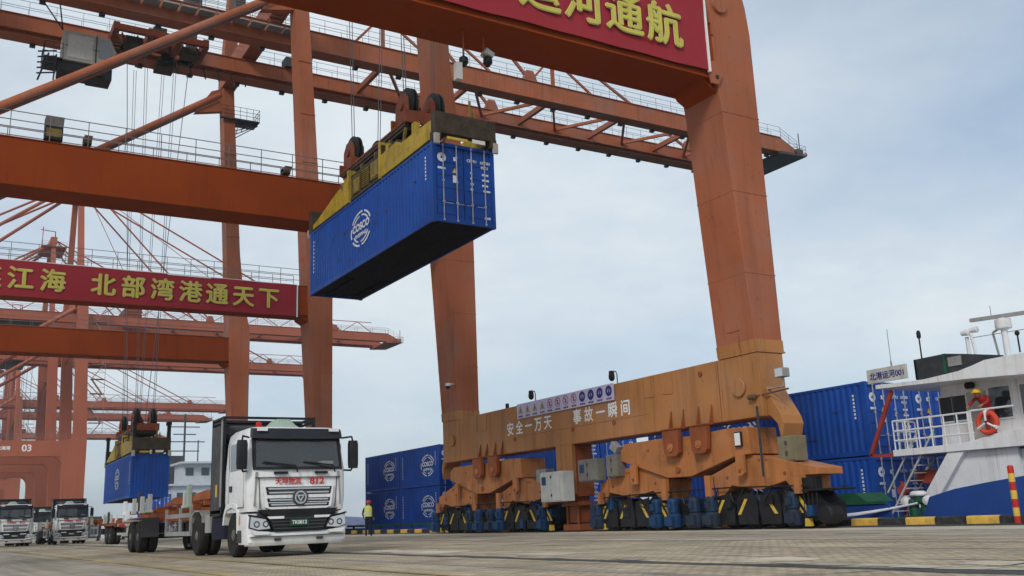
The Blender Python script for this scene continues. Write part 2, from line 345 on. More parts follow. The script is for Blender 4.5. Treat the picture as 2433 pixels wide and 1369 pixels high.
def sheet(name, x0, x1, y0, y1, z, mat, ny=1):
    m = MB()
    for i in range(ny):
        a = y0+(y1-y0)*i/ny; b = y0+(y1-y0)*(i+1)/ny
        m.quad((x0,a,z),(x1,a,z),(x1,b,z),(x0,b,z))
    return tag(obj(name, m, mat), kind='structure')
g = sheet('quay_ground', -700, QX, -250, 2600, 0.0, G_pav)
sheet('yard_surface', -700, 3.72, -250, 2600, 0.004, G_yard)
sheet('concrete_lane', 15.35, 20.0, -250, 1200, 0.004, G_lane)
sheet('rail_apron', 20.0, 23.3, -250, 1200, 0.008, G_con)
def ribbon(name, x, w, y0, y1, z, mat, step=.9, gap=0.0, jit=.3, slope=0.0):
    """worn strip along the quay with uneven edges and, where gap > 0, missing stretches"""
    m = MB(); y = y0; rnd = random.Random(len(name)*31+int(x*100)); prev = None
    while y < y1:
        if prev and rnd.random() < gap: prev = None; y += step*rnd.uniform(.5,2.5); continue
        ww = w*(1+rnd.uniform(-jit,jit)); c = x+slope*(y-y0)+w*rnd.uniform(-jit,jit)*.5; cur = ((c-ww/2,y,z),(c+ww/2,y,z))
        if prev: m.add([prev[0],prev[1],cur[1],cur[0]], [(0,1,2,3)])
        prev = cur; y += step*rnd.uniform(.6,1.4)*(1 if y < 40 else 2.5)
    return tag(obj(name, m, mat), kind='structure')
ribbon('drain_strip', 8.62, .36, -10, 200, .004, G_dark, .5, 0, .35)
ribbon('drain_edge', 9.02, .26, -10, 200, .006, G_pale, .8, .14, .5)
ribbon('paving_edge', 10.35, .16, -10, 160, .004, G_pale, .7, .16, .6)
ribbon('paving_patch', 9.7, .9, -10, 160, .003, G_con, 1.1, .22, .5)
ribbon('lane_patch', 15.2, .35, -10, 260, .009, G_pale, 1.2, .2, .6)
ribbon('tyre_track', 12.6, .30, -10, 160, .003, G_dark2, 1.5, .12, .3); ribbon('tyre_track', 14.4, .28, -10, 160, .0035, G_dark2, 1.5, .18, .3); ribbon('tyre_track', 18.1, .34, -10, 160, .0105, G_dark2, 1.5, .15, .3); ribbon('tyre_track', 7.1, .26, -10, 60, .003, G_dark2, 1.2, .2, .3)
m = MB(); pts = [(7.2,7.35),(7.9,7.0),(8.7,6.75),(9.5,6.15),(10.3,6.3),(11.6,5.9),(13,6.1)]
for (xa, ya), (xb, yb) in zip(pts, pts[1:]): m.quad((xa,ya-.02,.0072),(xb,yb-.025,.0072),(xb,yb+.02,.0072),(xa,ya+.025,.0072))
tag(obj('pavement_crack', m, G_dark), kind='structure')
for i, (x0, x1, a, b) in enumerate(((3.90, 4.06, 5, 160), (5.62, 5.76, 8, 34), (16.9, 17.02, -20, 300))):
    sheet('lane_line', x0, x1, a, b, 0.0085, G_yel)
m = MB().box(QX-0.02, QX, -250, 2600, -6, -0.002); tag(obj('quay_wall', m, G_con), kind='structure')
rail = MB().box(22.41, 22.49, -200, 900, 0.0, 0.055); tag(obj('crane_rail', rail, C['dark']), kind='structure')
wm = bpy.data.materials.new('harbour_water'); wm.use_nodes = True; _t = wm.node_tree; _b = _t.nodes['Principled BSDF']
_b.inputs['Base Color'].default_value = (0.03, 0.055, 0.06, 1); _b.inputs['Roughness'].default_value = 0.08
_n = _t.nodes.new('ShaderNodeTexNoise'); _n.inputs['Scale'].default_value = 0.8; _n.inputs['Detail'].default_value = 5
_c = _t.nodes.new('ShaderNodeTexCoord'); _t.links.new(_c.outputs['Object'], _n.inputs['Vector'])
_p = _t.nodes.new('ShaderNodeBump'); _p.inputs['Strength'].default_value = 0.4; _p.inputs['Distance'].default_value = 0.2; _t.links.new(_n.outputs['Fac'], _p.inputs['Height']); _t.links.new(_p.outputs[0], _b.inputs['Normal'])
tag(obj('water', MB().quad((QX-0.5,-800,-2.3),(3500,-800,-2.3),(3500,2600,-2.3),(QX-0.5,2600,-2.3)), wm), kind='structure')

# kerb along the quay edge: yellow and black blocks
kerb = bpy.data.objects.new('quay_kerb', None); COL.objects.link(kerb); kerb.location = (23.4, 0, 0); tag(kerb, kind='structure')
kb = MB(); kb.loft([[(0,0.012,0),(0.36,0.012,0),(0.36,0.918,0),(0,0.918,0)],[(0.0,0.012,0.20),(0.36,0.012,0.20),(0.36,0.918,0.20),(0.0,0.918,0.20)],[(0.025,0.03,0.235),(0.335,0.03,0.235),(0.335,0.90,0.235),(0.025,0.90,0.235)]])
kyel = kb.mesh('kerb_block'); kyel.materials.append(C['kyellow']); kblk = kb.mesh('kerb_block'); kblk.materials.append(C['kblack'])
y = 15.27 - 0.93*6; i = 0
while y < 110:
    o = bpy.data.objects.new('kerb_block', kyel if i % 2 == 0 else kblk); COL.objects.link(o); o.parent = kerb
    o.location = (random.uniform(-0.008,0.008), y, random.uniform(-0.006,0.003)); o.rotation_euler = (0,0,random.uniform(-0.006,0.006)); y += 0.935; i += 1

# ------------------------------------------------------------------ quay cranes
def frame_loop(x0, x1, y0, y1, z): return [(x0,y0,z),(x1,y0,z),(x1,y1,z),(x0,y1,z)]
def leg_mb(side, wide=False):
    """seaside leg; side -1 = the one nearer along the quay, +1 = the farther"""
    secs = [(5.37,-.55,.60,1.75),(13.6,-1.05,.60,1.75),(14.45,-1.15,.60,1.75),(16.4,-1.2,.60,1.75),(17.4,-1.22,.52,1.72),(20,-1.36,.02,1.58),(24,-1.55,-.39,1.46),(37.4,-2.2,-1.2,1.4),(39.3,-2.3,-1.3,1.4)]
    if wide: secs = [(0.2,-2.6,.6,1.7),(12.4,-3.0,.6,1.7),(13.4,-3.3,.6,1.7),(16.0,-2.6,.6,1.7),(16.6,-1.5,.55,1.6),(37.4,-2.1,-.3,1.5),(39.3,-2.15,-.45,1.5)]
    c = side*9.97
    return MB().loft([frame_loop(a, b, c-w/2, c+w/2, z) for z, a, b, w in secs])
def handrail(mb, p0, p1, step=1.45, h=1.1, r=0.022, rails=(1.1, 0.72, 0.36)):
    p0, p1 = Vector(p0), Vector(p1); L = (p1-p0).length; n = max(1, round(L/step))
    for i in range(n+1):
        q = p0.lerp(p1, i/n); mb.tube(q, q+Vector((0,0,h)), r, 4, cap=False)
    for z in rails: mb.tube(p0+Vector((0,0,z)), p1+Vector((0,0,z)), r, 4, cap=False)
def stud(mb, c, r, d, axis='x', n=14): mb.lathe([(r*0.96,0.02),(r,0),(r,-d*0.8),(r*0.93,-d)], c, axis, n)

LAND = -29.95        # landside legs, local x
def build_crane(root, near):
    red = C['red'] if near else C['farred']; beamm = C['rustbeam'] if near else C['farred']; railm = C['railm'] if near else C['farrail']
    wide = not near
    for s in (-1, 1):
        lg = obj('leg', leg_mb(s, wide), red, root, bevel=0.03 if near else 0)
        if near:
            c = s*9.97
            for z, a, b in ((7.9,-.70,.60),(10.6,-.865,.60),(13.3,-1.03,.60),(18.6,-1.29,.30),(21.4,-1.42,-.14),(25.4,-1.62,-.47),(29.0,-1.79,-.69),(33.0,-1.99,-.93)):
                w = 1.75 if z < 17 else 1.62 if z < 20 else 1.5
                obj('plate_seam', MB().box(a-.010,b+.010,c-w/2-.010,c+w/2+.010,z,z+.03), red, lg)
            n_ = MB()
            for k in range(18): n_.box(.62,.70,c-.28,c+.28,5.9+k*.45,5.93+k*.45)
            for q in (-.28,.28): n_.box(.66,.70,c+q-.02,c+q+.02,5.6,14.2)
            obj('ladder', n_, C['dark'], lg)
            for z in (6.15,14.9): obj('access_cover', MB().box(-1.19 if z > 10 else -.62,-1.14 if z > 10 else -.55,c-.30,c+.30,z,z+.55), red, lg, bevel=.01)
    # landside legs
    for s in (-1, 1):
        c = s*9.97
        obj('leg', MB().loft([frame_loop(LAND-.7, LAND+.7, c-.85, c+.85, 0.5), frame_loop(LAND-.75, LAND+.75, c-.85, c+.85, 16.5), frame_loop(LAND-.5, LAND+.5, c-.7, c+.7, 39.3)]), red, root)
    # portal beams across the quay
    for s in (-1, 1):
        a, b = (s*9.97-.86, s*9.97+.86)
        m = MB()
        if near:
            m.box(LAND, -1.1, a, b, 14.45, 16.4)
            m.prism('y', [(-1.02,14.44),(-1.62,14.44),(-1.5,14.22),(-1.02,13.95)], a+.1, b-.1)
            o = obj('portal_beam', m, beamm, root, bevel=0.02)
            # flange lips and stiffener seams
            l = MB(); l.box(LAND, -1.2, a-.05, b+.05, 14.40, 14.45); l.box(LAND, -1.2, a-.04, b+.04, 16.4, 16.44)
            obj('flange', l, beamm, o)
            for k in range(6):
                x = -4.2-k*4.3
                obj('weld_seam', MB().box(x, x+.018, a-.008, b+.008, 14.46, 16.39), beamm, o)
            h = MB(); handrail(h, (LAND+.5,a-.02,16.44), (-1.6,a-.02,16.44)); handrail(h, (LAND+.5,b+.02,16.44), (-1.6,b+.02,16.44))
            obj('handrail', h, railm, o)
        else:
            m.box(LAND, -2.4, a, b, 13.4, 16.0)
            m.prism('y', [(-2.9,13.41),(-4.3,13.41),(-3.5,12.95),(-3.1,12.3),(-2.9,11.3)], a+.12, b-.12)
            o = obj('portal_beam', m, beamm, root)
            h = MB(); handrail(h, (LAND+.5,a,16.0), (-2.6,a,16.0), 2.4, r=0.03); obj('handrail', h, railm, o)
    # diagonal tubes from the landside portal up to the seaside leg heads
    for s in (-1, 1):
        c = s*9.97
        o = obj('diagonal_brace', MB().tube((LAND+.3,c,19.6), (-2.35,c,38.75), .37, 16), red, root, smooth=True)
        if near:
            l = MB(); l.tube((LAND+.3,c-.42,19.25), (-2.6,c-.42,38.2), .05, 6)
            for k in range(7):
                q = Vector((LAND+.3,c,19.4)).lerp(Vector((-2.35,c,38.6)), (k+.5)/7); l.cbox(q, (.12,.95,.9)) if False else l.tube(q+Vector((0,-.45,-.2)), q+Vector((0,0,.1)), .05, 5)
            obj('cable_tray', l, C['dark'], o)
            obj('gusset', MB().prism('y', [(-2.0,37.2),(-4.6,36.6),(-3.2,38.9),(-2.1,39.4)], c-.28, c+.28), red, o)
    # upper cross beams along the quay
    for x in (-1.75, LAND):
        obj('cross_beam', MB().box(x-.62, x+.62, -10.7, 10.7, 39.32, 41.1), red, root)
    # boom girders
    tip = 55.7 if near else 61.0
    for (a, b) in ((-4.5,-3.4), (2.7,3.8)):
        m = MB(); m.box(-46, tip-2.4, a, b, 37.4, 39.0)
        m.loft([[(tip-2.4,a,37.4),(tip-2.4,b,37.4),(tip-2.4,b,39.0),(tip-2.4,a,39.0)],[(tip,a,37.4),(tip,b,37.4),(tip,b,37.85),(tip,a,37.85)]])
        o = obj('boom_girder', m, red, root)
        l = MB(); l.box(-46, tip-2.5, a-.10, b+.10, 39.0, 39.06); l.box(-46, tip-2.5, a-.14, b+.14, 37.33, 37.40)
        l.box(-46, tip-3, (b if a < 0 else a-.42), (b+.42 if a < 0 else a), 37.62, 37.72)
        obj('flange', l, red, o)
        h = MB()
        for yy in (a-.1, b+.1): handrail(h, (-45,yy,39.06), (tip-2.5,yy,39.06), 1.9 if near else 3.5, r=0.02 if near else 0.035, rails=(1.1,.6))
        handrail(h, (tip-2.4,a,39.0), (tip,a,37.9), 1.2, r=0.02)
        obj('handrail', h, railm, o)
        if near:
            st = MB()
            for k in range(24): st.box(-44+k*4.1, -43.95+k*4.1, a-.03, b+.03, 37.41, 38.99)
            obj('stiffener', st, red, o)
            cl = MB()
            for k in range(22): cl.box(-30+k*3.9, -29.6+k*3.9, b-.1, b+.25, 37.1, 37.33)
            obj('rail_clip', cl, C['dark'], o)
    m = MB().box(tip-.5, tip+.35, -4.9, 4.2, 37.3, 37.95); m.box(tip-1.8, tip+.8, -4.9, 4.2, 37.2, 37.3)
    m.loft([[(tip-3,-4.9,37.0),(tip-3,4.2,37.0),(tip-3,4.2,37.3),(tip-3,-4.9,37.3)],[(tip+.8,-4.9,37.2),(tip+.8,4.2,37.2),(tip+.8,4.2,37.3),(tip+.8,-4.9,37.3)]])
    o = obj('boom_end_platform', m, C['dark'] if near else red, root)
    h = MB(); handrail(h, (tip+.8,-4.9,37.3), (tip+.8,4.2,37.3), 1.5, r=.02 if near else .035); handrail(h, (tip-1.8,-4.9,37.3), (tip+.8,-4.9,37.3), 1.3, r=.02 if near else .035)
    h.tube((tip+.2,-4.6,37.3), (tip+.2,-4.6,39.9), .07, 6)
    obj('handrail', h, railm, o)
    # bracing between the girders
    xs = [8+k*8.4 for k in range(6)]
    for i, x in enumerate(xs):
        m = MB(); m.beam((x,-3.4,38.3), (x,2.7,38.3), .35, .5); obj('boom_cross_tie', m, red, root)
        if near:
            m = MB(); m.beam((x,-3.4,38.3), (x+4.2,2.7,38.3), .22, .28); m.beam((x+8.4,-3.4,38.3), (x+4.2,2.7,38.3), .22, .28); obj('boom_bracing', m, red, root)
    # mast and stays
    apex = 64.0
    for s in (-1, 1):
        obj('mast_leg', MB().loft([[(-2.3,s*9.97-.6,41.1),(-1.2,s*9.97-.6,41.1),(-1.2,s*9.97+.6,41.1),(-2.3,s*9.97+.6,41.1)],[(-2.5,s*3.6-.45,apex),(-1.6,s*3.6-.45,apex),(-1.6,s*3.6+.45,apex),(-2.5,s*3.6+.45,apex)]]), red, root)
    m = MB().box(-2.7, -1.4, -4.2, 4.2, apex-.2, apex+1.2); obj('mast_head', m, red, root)
    m = MB().box(-4.6, .6, -4.8, 4.8, apex-1.2, apex-1.1); m.tube((-4.4,-4.5,apex-1.1), (-4.4,-4.5,apex+3.2), .09, 5); m.tube((-1.5,0,apex+1.2), (-1.5,0,apex+3.6), .12, 5); m.tube((-1.5,0,apex+3.6), (-4.5,0,apex+3.8), .1, 5)
    handrail(m, (-4.6,-4.8,apex-1.1), (.6,-4.8,apex-1.1), 1.6, r=.03); handrail(m, (-4.6,4.8,apex-1.1), (.6,4.8,apex-1.1), 1.6, r=.03)
    obj('mast_platform', m, red, root)
    for s, yy in ((-1,-3.9), (1,3.2)):
        for tx in (22, 47):
            m = MB().beam((-1.6,s*3.4,apex+.6), (tx,yy,39.4), .20, .26); obj('forestay', m, red, root)
            m = MB().prism('y', [(tx-.9,39.0),(tx+.9,39.0),(tx+.35,40.3),(tx-.35,40.3)], yy-.2, yy+.2); obj('stay_bracket', m, red, root)
        for dx in (0, 9):
            m = MB().tube((-2.2,s*3.6,apex), (LAND-dx,s*(9.97 if dx == 0 else 3.8),40.6), .30 if dx == 0 else .2, 8); obj('backstay', m, red, root)
    if not near:      # stair tower and machinery give the far cranes their busy outline
        m = MB()
        for k in range(9):
            z = 16.5+k*2.5; a = .9 if k % 2 else 2.6; m.box(.7, 2.9, -10.6, -9.3, z, z+.08); m.beam((3.5-a,-9.9,z+.1), (a,-9.9,z+2.5), .9, .12)
            m.tube((2.9,-10.6,z), (2.9,-10.6,z+2.5), .05, 4); m.tube((.7,-10.6,z+1.1), (2.9,-10.6,z+1.1), .04, 4)
        obj('stair_tower', m, C['farrail'], root)
        for s in (-1, 1):
            m = MB().box(LAND+4.2, LAND+5.4, s*9.97-.55, s*9.97+.55, 16.0, 39.3); m.box(LAND+11.2, LAND+12.2, s*9.97-.5, s*9.97+.5, 16.0, 30.0)
            obj('inner_column', m, red, root)
        obj('machinery_house', MB().box(-42, -26, -5.2, 5.2, 41.2, 46.0), C['farred'], root)
        m = MB()
        for k in range(12):
            x = -24+k*6.6; m.tube((x,-4.0,39.0),(x+3.3,-4.0,41.2),.09,4); m.tube((x+3.3,-4.0,41.2),(x+6.6,-4.0,39.0),.09,4)
        m.tube((-24,-4.0,41.2),(55,-4.0,41.2),.09,4); obj('boom_lattice', m, red, root)
        m = MB()
        for k in range(8): m.tube((-12+k*.9,-2.4+(k % 3)*2,37.4), (-12+k*.9,-2.4+(k % 3)*2,17.0), .05, 4, cap=False)
        obj('hoist_rope', m, C['wire'], root)
        m = MB().box(-14,-6,-3.3,2.6,36.2,37.3); m.box(-17,-14.4,-4.2,-2.2,33.9,36.2); obj('far_trolley', m, C['dark'], root).name = 'trolley'
        for z in (20, 26, 32):
            m = MB().tube((-1.2,-9.97,z),(-1.2,9.97,z+3),.16,6); m.tube((-1.2,9.97,z),(-1.2,-9.97,z+3),.16,6); obj('leg_bracing', m, red, root) if z == 32 else None
        for dx in (10, 34): obj('boom_stay', MB().tube((-1.8,-3.4,64), (dx,-3.9,39.4), .07, 4), red, root)
        m = MB().box(6.5, 9.5, -4.4, 3.7, 39.1, 40.6); obj('winch_box', m, C['sheave'], root)
        obj('sill_beam', MB().box(-.6, .6, -11.4, 11.4, 0.35, 1.7), red, root)
    else:
        obj('machinery_house', MB().box(-44, -27, -5.2, 5.2, 41.2, 46.5), red, root)
        wk = MB()
        for k in range(14): wk.box(-18.2+k*1.3, -17.05+k*1.3, -5.5, -4.55, 38.18, 38.30)
        o = obj('walkway', wk, C['grey'], root); h = MB(); handrail(h, (-18.2,-5.5,38.3), (0,-5.5,38.3), 1.3); obj('handrail', h, railm, o)
        # busy posts, diagonals and lamp masts on the boom near the leg heads
        m = MB()
        for x in (7.5, 13.5, 24.5):
            m.beam((x,-4.0,39.06), (x,-4.0,42.4), .26, .3, (0,1,0)); m.beam((x-2.6,-4.0,39.1), (x,-4.0,42.2), .16, .2); m.beam((x,-4.0,42.2), (x+4.6,-4.0,39.1), .16, .2)
        obj('boom_lattice', m, red, root)
        m = MB(); m.box(-8.6,-7.4,-4.4,-3.4,39.06,40.6); m.box(-4.9,-4.1,-4.3,-3.5,39.06,41.2); m.box(-7.0,-6.3,2.0,2.9,38.6,40.4); m.box(1.2,3.2,2.2,3.4,39.06,39.9)
        for k in range(7): m.tube((-9+k*1.1,2.2,37.4), (-8.6+k*1.1,2.9,36.7), .06, 5)
        obj('boom_machinery', m, C['dark'], root)
        m = MB()                                     # maintenance platform round the far leg head
        m.box(-2.5,1.0,8.95,9.25,36.30,36.42); m.box(-1.16,1.0,9.25,10.9,36.35,36.42); handrail(m, (-2.5,9.0,36.42), (1.0,9.0,36.42), .55); handrail(m, (1.0,9.0,36.42), (1.0,10.8,36.42), .6)
        for k in range(5): m.beam((-1.15,9.3,34.6+k*.35), (.9,9.3,36.1+k*.05), .07, .07); m.beam((-1.0+.45*k,9.3,35.0+.3*k), (-.8+.45*k,9.3,36.35), .06, .06)
        obj('leg_platform', m, C['dark'], root)

def wheel_truck(root, c, mirror):
    """two-wheel truck under a sub-equalizer end, centre at local y = c"""
    t = MB()
    t.prism('x', [(c-.95,.30),(c+.95,.30),(c+.95,.62),(c+.62,.95),(c+.3,1.16),(c-.3,1.16),(c-.62,.95),(c-.95,.62)], -.30, .30)
    o = obj('wheel_truck', t, C['black'], root, bevel=.015)
    for k in (-.5, .5):
        obj('wheel', MB().lathe([(.20,-.34),(.33,-.33),(.36,-.30),(.36,-.12),(.31,-.10),(.31,.10),(.36,.12),(.36,.30),(.2,.33)], (0,c+k,.415), 'x', 20), C['black'], o, smooth=True)
        g = MB().prism('x', [(c+k-.40,.16),(c+k+.40,.16),(c+k+.46,.62),(c+k+.44,1.02),(c+k-.30,1.14),(c+k-.44,.66)], -.56, -.50)
        obj('guard_plate', g, C['black'], o)
        d = -1 if mirror else 1
        for q in ((0, 1) if (k > 0) == mirror else (1,)):
            y0 = c+k+d*(-.22+q*.26); g = MB().prism('x', [(y0,.93),(y0+.13,.93),(y0+.13-d*.34,.46),(y0-d*.34,.46)], -.575, -.562)
            obj('warning_stripe', g, C['wyellow'], o)
def motor(root, y, x=-.66, big=True):
    m = MB(); k = 1.0 if big else .85
    m.lathe([(.10,.10),(.24*k,.12),(.26*k,.16),(.26*k,.50),(.20*k,.56),(.17*k,.58),(.21*k,.60),(.21*k,1.00),(.19*k,1.04),(.12*k,1.08)], (x,y,0), 'z', 14)
    m.box(x-.30*k, x+.34, y-.20*k, y+.20*k, .18, .48); m.box(x-.24, x-.14, y-.10, y+.10, .70, .90)
    o = obj('drive_motor', m, C['motor'] if random.random() < .62 else C['motor2'], root, smooth=True)
    f = MB()
    for q in range(9): f.lathe([(.225*k,.63+q*.04),(.225*k,.645+q*.04)], (x,y,0), 'z', 12)
    obj('cooling_fins', f, C['motor'], o)

UP = [(3.5,2.87),(3.2,3.08),(.9,3.10),(-.3,3.05),(-2.1,3.13),(-3.0,3.10),(-3.07,2.27),(-2.3,2.23),(-.25,1.74),(.95,1.75),(2.7,2.26),(3.5,2.48)]
SUB = [(2.0,1.75),(.5,2.2),(-.25,2.27),(-2.0,1.72),(-1.76,1.04),(-1.45,1.07),(-1.1,1.36),(.15,1.18),(1.45,1.40),(1.7,1.06),(2.0,1.13)]
def bogie_group(root, c, flip, arm):
    k = -1 if flip else 1
    up = [(c+k*y, z) for y, z in UP]
    e = obj('equalizer_beam', MB().prism('x', up, -.70, .55), C['bogie'], root, bevel=.02)
    m = MB(); stud(m, (-.70,c+k*.35,1.98), .10, .05); stud(m, (-.70,c-k*.9,2.6), .045, .03); stud(m, (-.70,c+k*1.9,2.75), .045, .03); obj('pivot_pin', m, C['lug'], e, smooth=True)
    # hanger brackets from the sill with their gusset fins
    for (a, dy) in ((.35, .38), (-1.05, .42)):
        y0 = c+k*a
        b = MB().prism('x', [(y0-.42,3.36),(y0+.42,3.36),(y0+.36,2.55),(y0+.24,2.42),(y0-.24,2.42),(y0-.36,2.55)], -.98, -.80); b.box(-.80,-.69,y0-.16,y0+.16,2.5,3.3)
        b.prism('x', [(y0-.44,3.36),(y0+.44,3.36),(y0+.44,3.31),(y0-.44,3.31)], -1.02, -.69)
        o = obj('hanger_bracket', b, C['lug'], root, bevel=.02)
        f = MB()
        for q in (-.34, .30): f.add([(-.56,y0+q,4.0),(-.56,y0+q+.05,4.0),(-.74,y0+q,3.34),(-.74,y0+q+.05,3.34),(-.56,y0+q,3.34),(-.56,y0+q+.05,3.34)], [(0,1,3,2),(2,3,5,4),(0,2,4),(1,5,3),(0,4,5,1)])
        obj('gusset_fin', f, C['lug'], o)
        m = MB(); stud(m, (-.98,y0,2.72), .14, .05); stud(m, (-1.03,y0,2.72), .06, .03); obj('pivot_pin', m, C['bogie'], o, smooth=True)
    for s in (3.05, -3.05):
        cc = c+k*s; kk = k if s > 0 else -k
        sub = [(cc+kk*y, z) for y, z in SUB]
        if arm and s*k < 0: sub = [(cc+kk*y, z) for y, z in [(2.45,1.52),(2.45,1.72),(1.65,1.9),(.7,2.12),(-.25,2.27),(-2.0,1.72),(-1.76,1.04),(-1.45,1.07),(-1.1,1.36),(.15,1.18),(1.2,1.40),(1.5,1.04),(1.95,1.02),(1.95,1.52)]]
        o = obj('sub_equalizer', MB().prism('x', sub, -.56, .5), C['bogie'], root, bevel=.018)
        # hooked keeper plate in front, end posts
        p = MB().prism('x', [(cc-kk*.55,2.30),(cc-kk*.20,2.30),(cc-kk*.20,1.72),(cc-kk*.30,1.62),(cc-kk*.52,1.62)], -.84, -.72); obj('keeper_plate', p, C['bogie'], o, bevel=.015)
        m = MB(); stud(m, (-.82,cc-kk*.38,1.78), .06, .05); stud(m, (-.56,cc+kk*1.2,1.62), .05, .03); stud(m, (-.56,cc-kk*1.25,1.62), .05, .03)
        for q in (-.14,0,.14): stud(m, (-.56,cc+kk*(.35+q),2.06), .035, .02)
        obj('bolt', m, C['lug'], o, smooth=True)
        e1 = MB(); e1.box(-.80,-.64, cc-kk*1.95-.13, cc-kk*1.95+.13, 1.02, 1.72); e1.box(-.80,-.64, cc+kk*1.80-.10, cc+kk*1.80+.10, 1.0, 1.45); obj('end_post', e1, C['bogie'], o, bevel=.01)
        wheel_truck(root, cc-.98, k < 0); wheel_truck(root, cc+.98, k > 0)
        for q in (2.12, -1.35, -2.25) if s*k > 0 else (-1.5, 1.95, 2.75): motor(root, cc+q, big=abs(q) > 1.6)
    # cable runs, junction boxes, brake units and sweep plates that fill the gaps at rail level
    for q in range(14):
        y = c-5.0+q*.78+random.uniform(-.15,.15); z = random.uniform(.35,.95); w = random.uniform(.10,.22)
        obj('brake_unit', MB().box(-.50-random.uniform(0,.22),-.20,y-w,y+w,z-.16,z+random.uniform(.10,.30)), C['black'] if q % 3 else C['motor'], root, bevel=.02)
    m = MB()
    for q in range(9):
        y = c-4.9+q*1.15; pts = [(-.66,y,1.3),(-.74,y+.1,1.02),(-.72,y+.3,.80),(-.70,y+.5,.86),(-.66,y+.62,1.12)]; m.pipe(pts, .022, 5)
    m.pipe([(-.68,c-5.2,1.22),(-.70,c-2,1.30),(-.70,c+2,1.28),(-.68,c+5,1.22)], .025, 5); obj('hose_run', m, C['black'], root)
    obj('tie_frame', MB().box(-.28,.28,c-5.2,c+5.2,.52,1.0), C['black'], root)
    for y in (c-4.95, c-1.1, c+1.1, c+4.95): obj('rail_sweeper', MB().prism('x', [(y-.10,.08),(y+.10,.08),(y+.07,.30),(y-.07,.30)], -.60, -.45), C['wyellow'], root)
    if arm:
        e_ = c-5.05
        m = MB().prism('x', [(e_-.55,.22),(e_+.3,.22),(e_+.3,1.05),(e_-.15,1.05),(e_-.55,.7)], -.45, .35); m.lathe([(.24,-.3),(.28,-.25),(.28,.2),(.24,.25)], (-.25,e_-.50,.40), 'x', 16); m.box(-.7,.4,e_-.95,e_+.3,1.06,1.12); m.box(-.6,-.2,e_-.25,e_+.2,1.12,1.45)
        for q in range(4): m.tube((-.55,e_-.3+q*.16,.3), (-.58,e_-.35+q*.16,1.4), .03, 5)
        obj('rail_brake', m, C['black'], root, bevel=.02)

def build_sill(root):
    s = obj('sill_beam', MB().box(-.55,.55,-10.85,10.8,3.37,5.37), C['ochre'], root, bevel=.03)
    m = MB()
    for y0 in (-10.85, 9.1): m.box(-.58,.66,y0-.03,y0+1.73,5.372,5.42)
    obj('leg_flange', m, C['ochre'], s)
    for y0 in (-10.85, 9.1): obj('leg_foot', MB().loft([frame_loop(-.566,.616,y0-.012,y0+1.762,5.42), frame_loop(-.588,.616,y0-.012,y0+1.762,5.78)]), C['ochre'], s)
    # end faces, seams and stiffener plates
    m = MB()
    for yy in (-9.05, 8.98): m.box(-.556,-.55,yy,yy+.03,3.4,5.35)
    m.box(-.553,-.55,-5.4,3.6,4.02,4.04)
    obj('weld_seam', m, C['lug'], s)
    for yy in (-5.75, -6.75, 6.35, 7.25):
        m = MB().prism('x', [(yy,5.36),(yy+.55,5.36),(yy+.55,4.62),(yy+.06,4.58),(yy,4.62)], -.575, -.551); obj('stiffener_plate', m, C['ochre'], s, bevel=.008)
    for yy, r in ((-9.95,.30), (9.75,.27)):
        m = MB(); stud(m, (-.55,yy,4.36), r, .09); obj('cover_plate', m, C['ochre'], s, smooth=True)
    m = MB()
    for yy in (3.9, -.55, -3.3, -8.2): stud(m, (-.55,yy,3.95 if yy > -5 else 5.05), .09, .04)
    obj('pad_eye', m, C['lug'], s, smooth=True)
    # tapered outer ends over the buffers
    for k, y0 in ((-1,-10.85), (1,10.8)):
        m = MB().prism('x', [(y0,4.3),(y0+k*.15,4.0),(y0+k*.55,3.35),(y0+k*.62,3.1),(y0+k*.45,2.6),(y0+k*.36,3.1),(y0+k*.1,3.37),(y0,3.39)], -.35, .5); obj('end_bracket', m, C['ochre'], s, bevel=.02)
    # anchor post in the middle
    p = MB(); p.box(-.42,.42,-.42,.66,1.35,3.37); p.box(-.3,.3,-.25,.45,.35,1.35); p.box(-.45,.45,-.5,.62,.06,.30); p.box(-.5,.5,-.45,.55,1.0,1.14); p.tube((-.34,-.32,.3),(-.34,-.32,1.1),.06,8); p.tube((-.34,.42,.3),(-.34,.42,1.1),.06,8)
    obj('anchor_post', p, C['lug'], root, bevel=.015)
    obj('anchor_column', MB().box(-.58,-.42,-.45,.70,1.45,3.37), C['ochre'], root)
    bogie_group(root, -7.25, False, True); bogie_group(root, 6.3, False, False)

c1 = thing('quay_crane', 'rust-red quay crane nearest the camera, ochre sill and bogies on the rail', 'crane', (22.45, 32.4, 0), group='gantry cranes along the quay')
build_crane(c1, True); build_sill(c1)
c2 = copy_tree(c1); retag(c2, (22.45, 72.5, 0), 'rust-red quay crane behind the white truck, second along the quay')
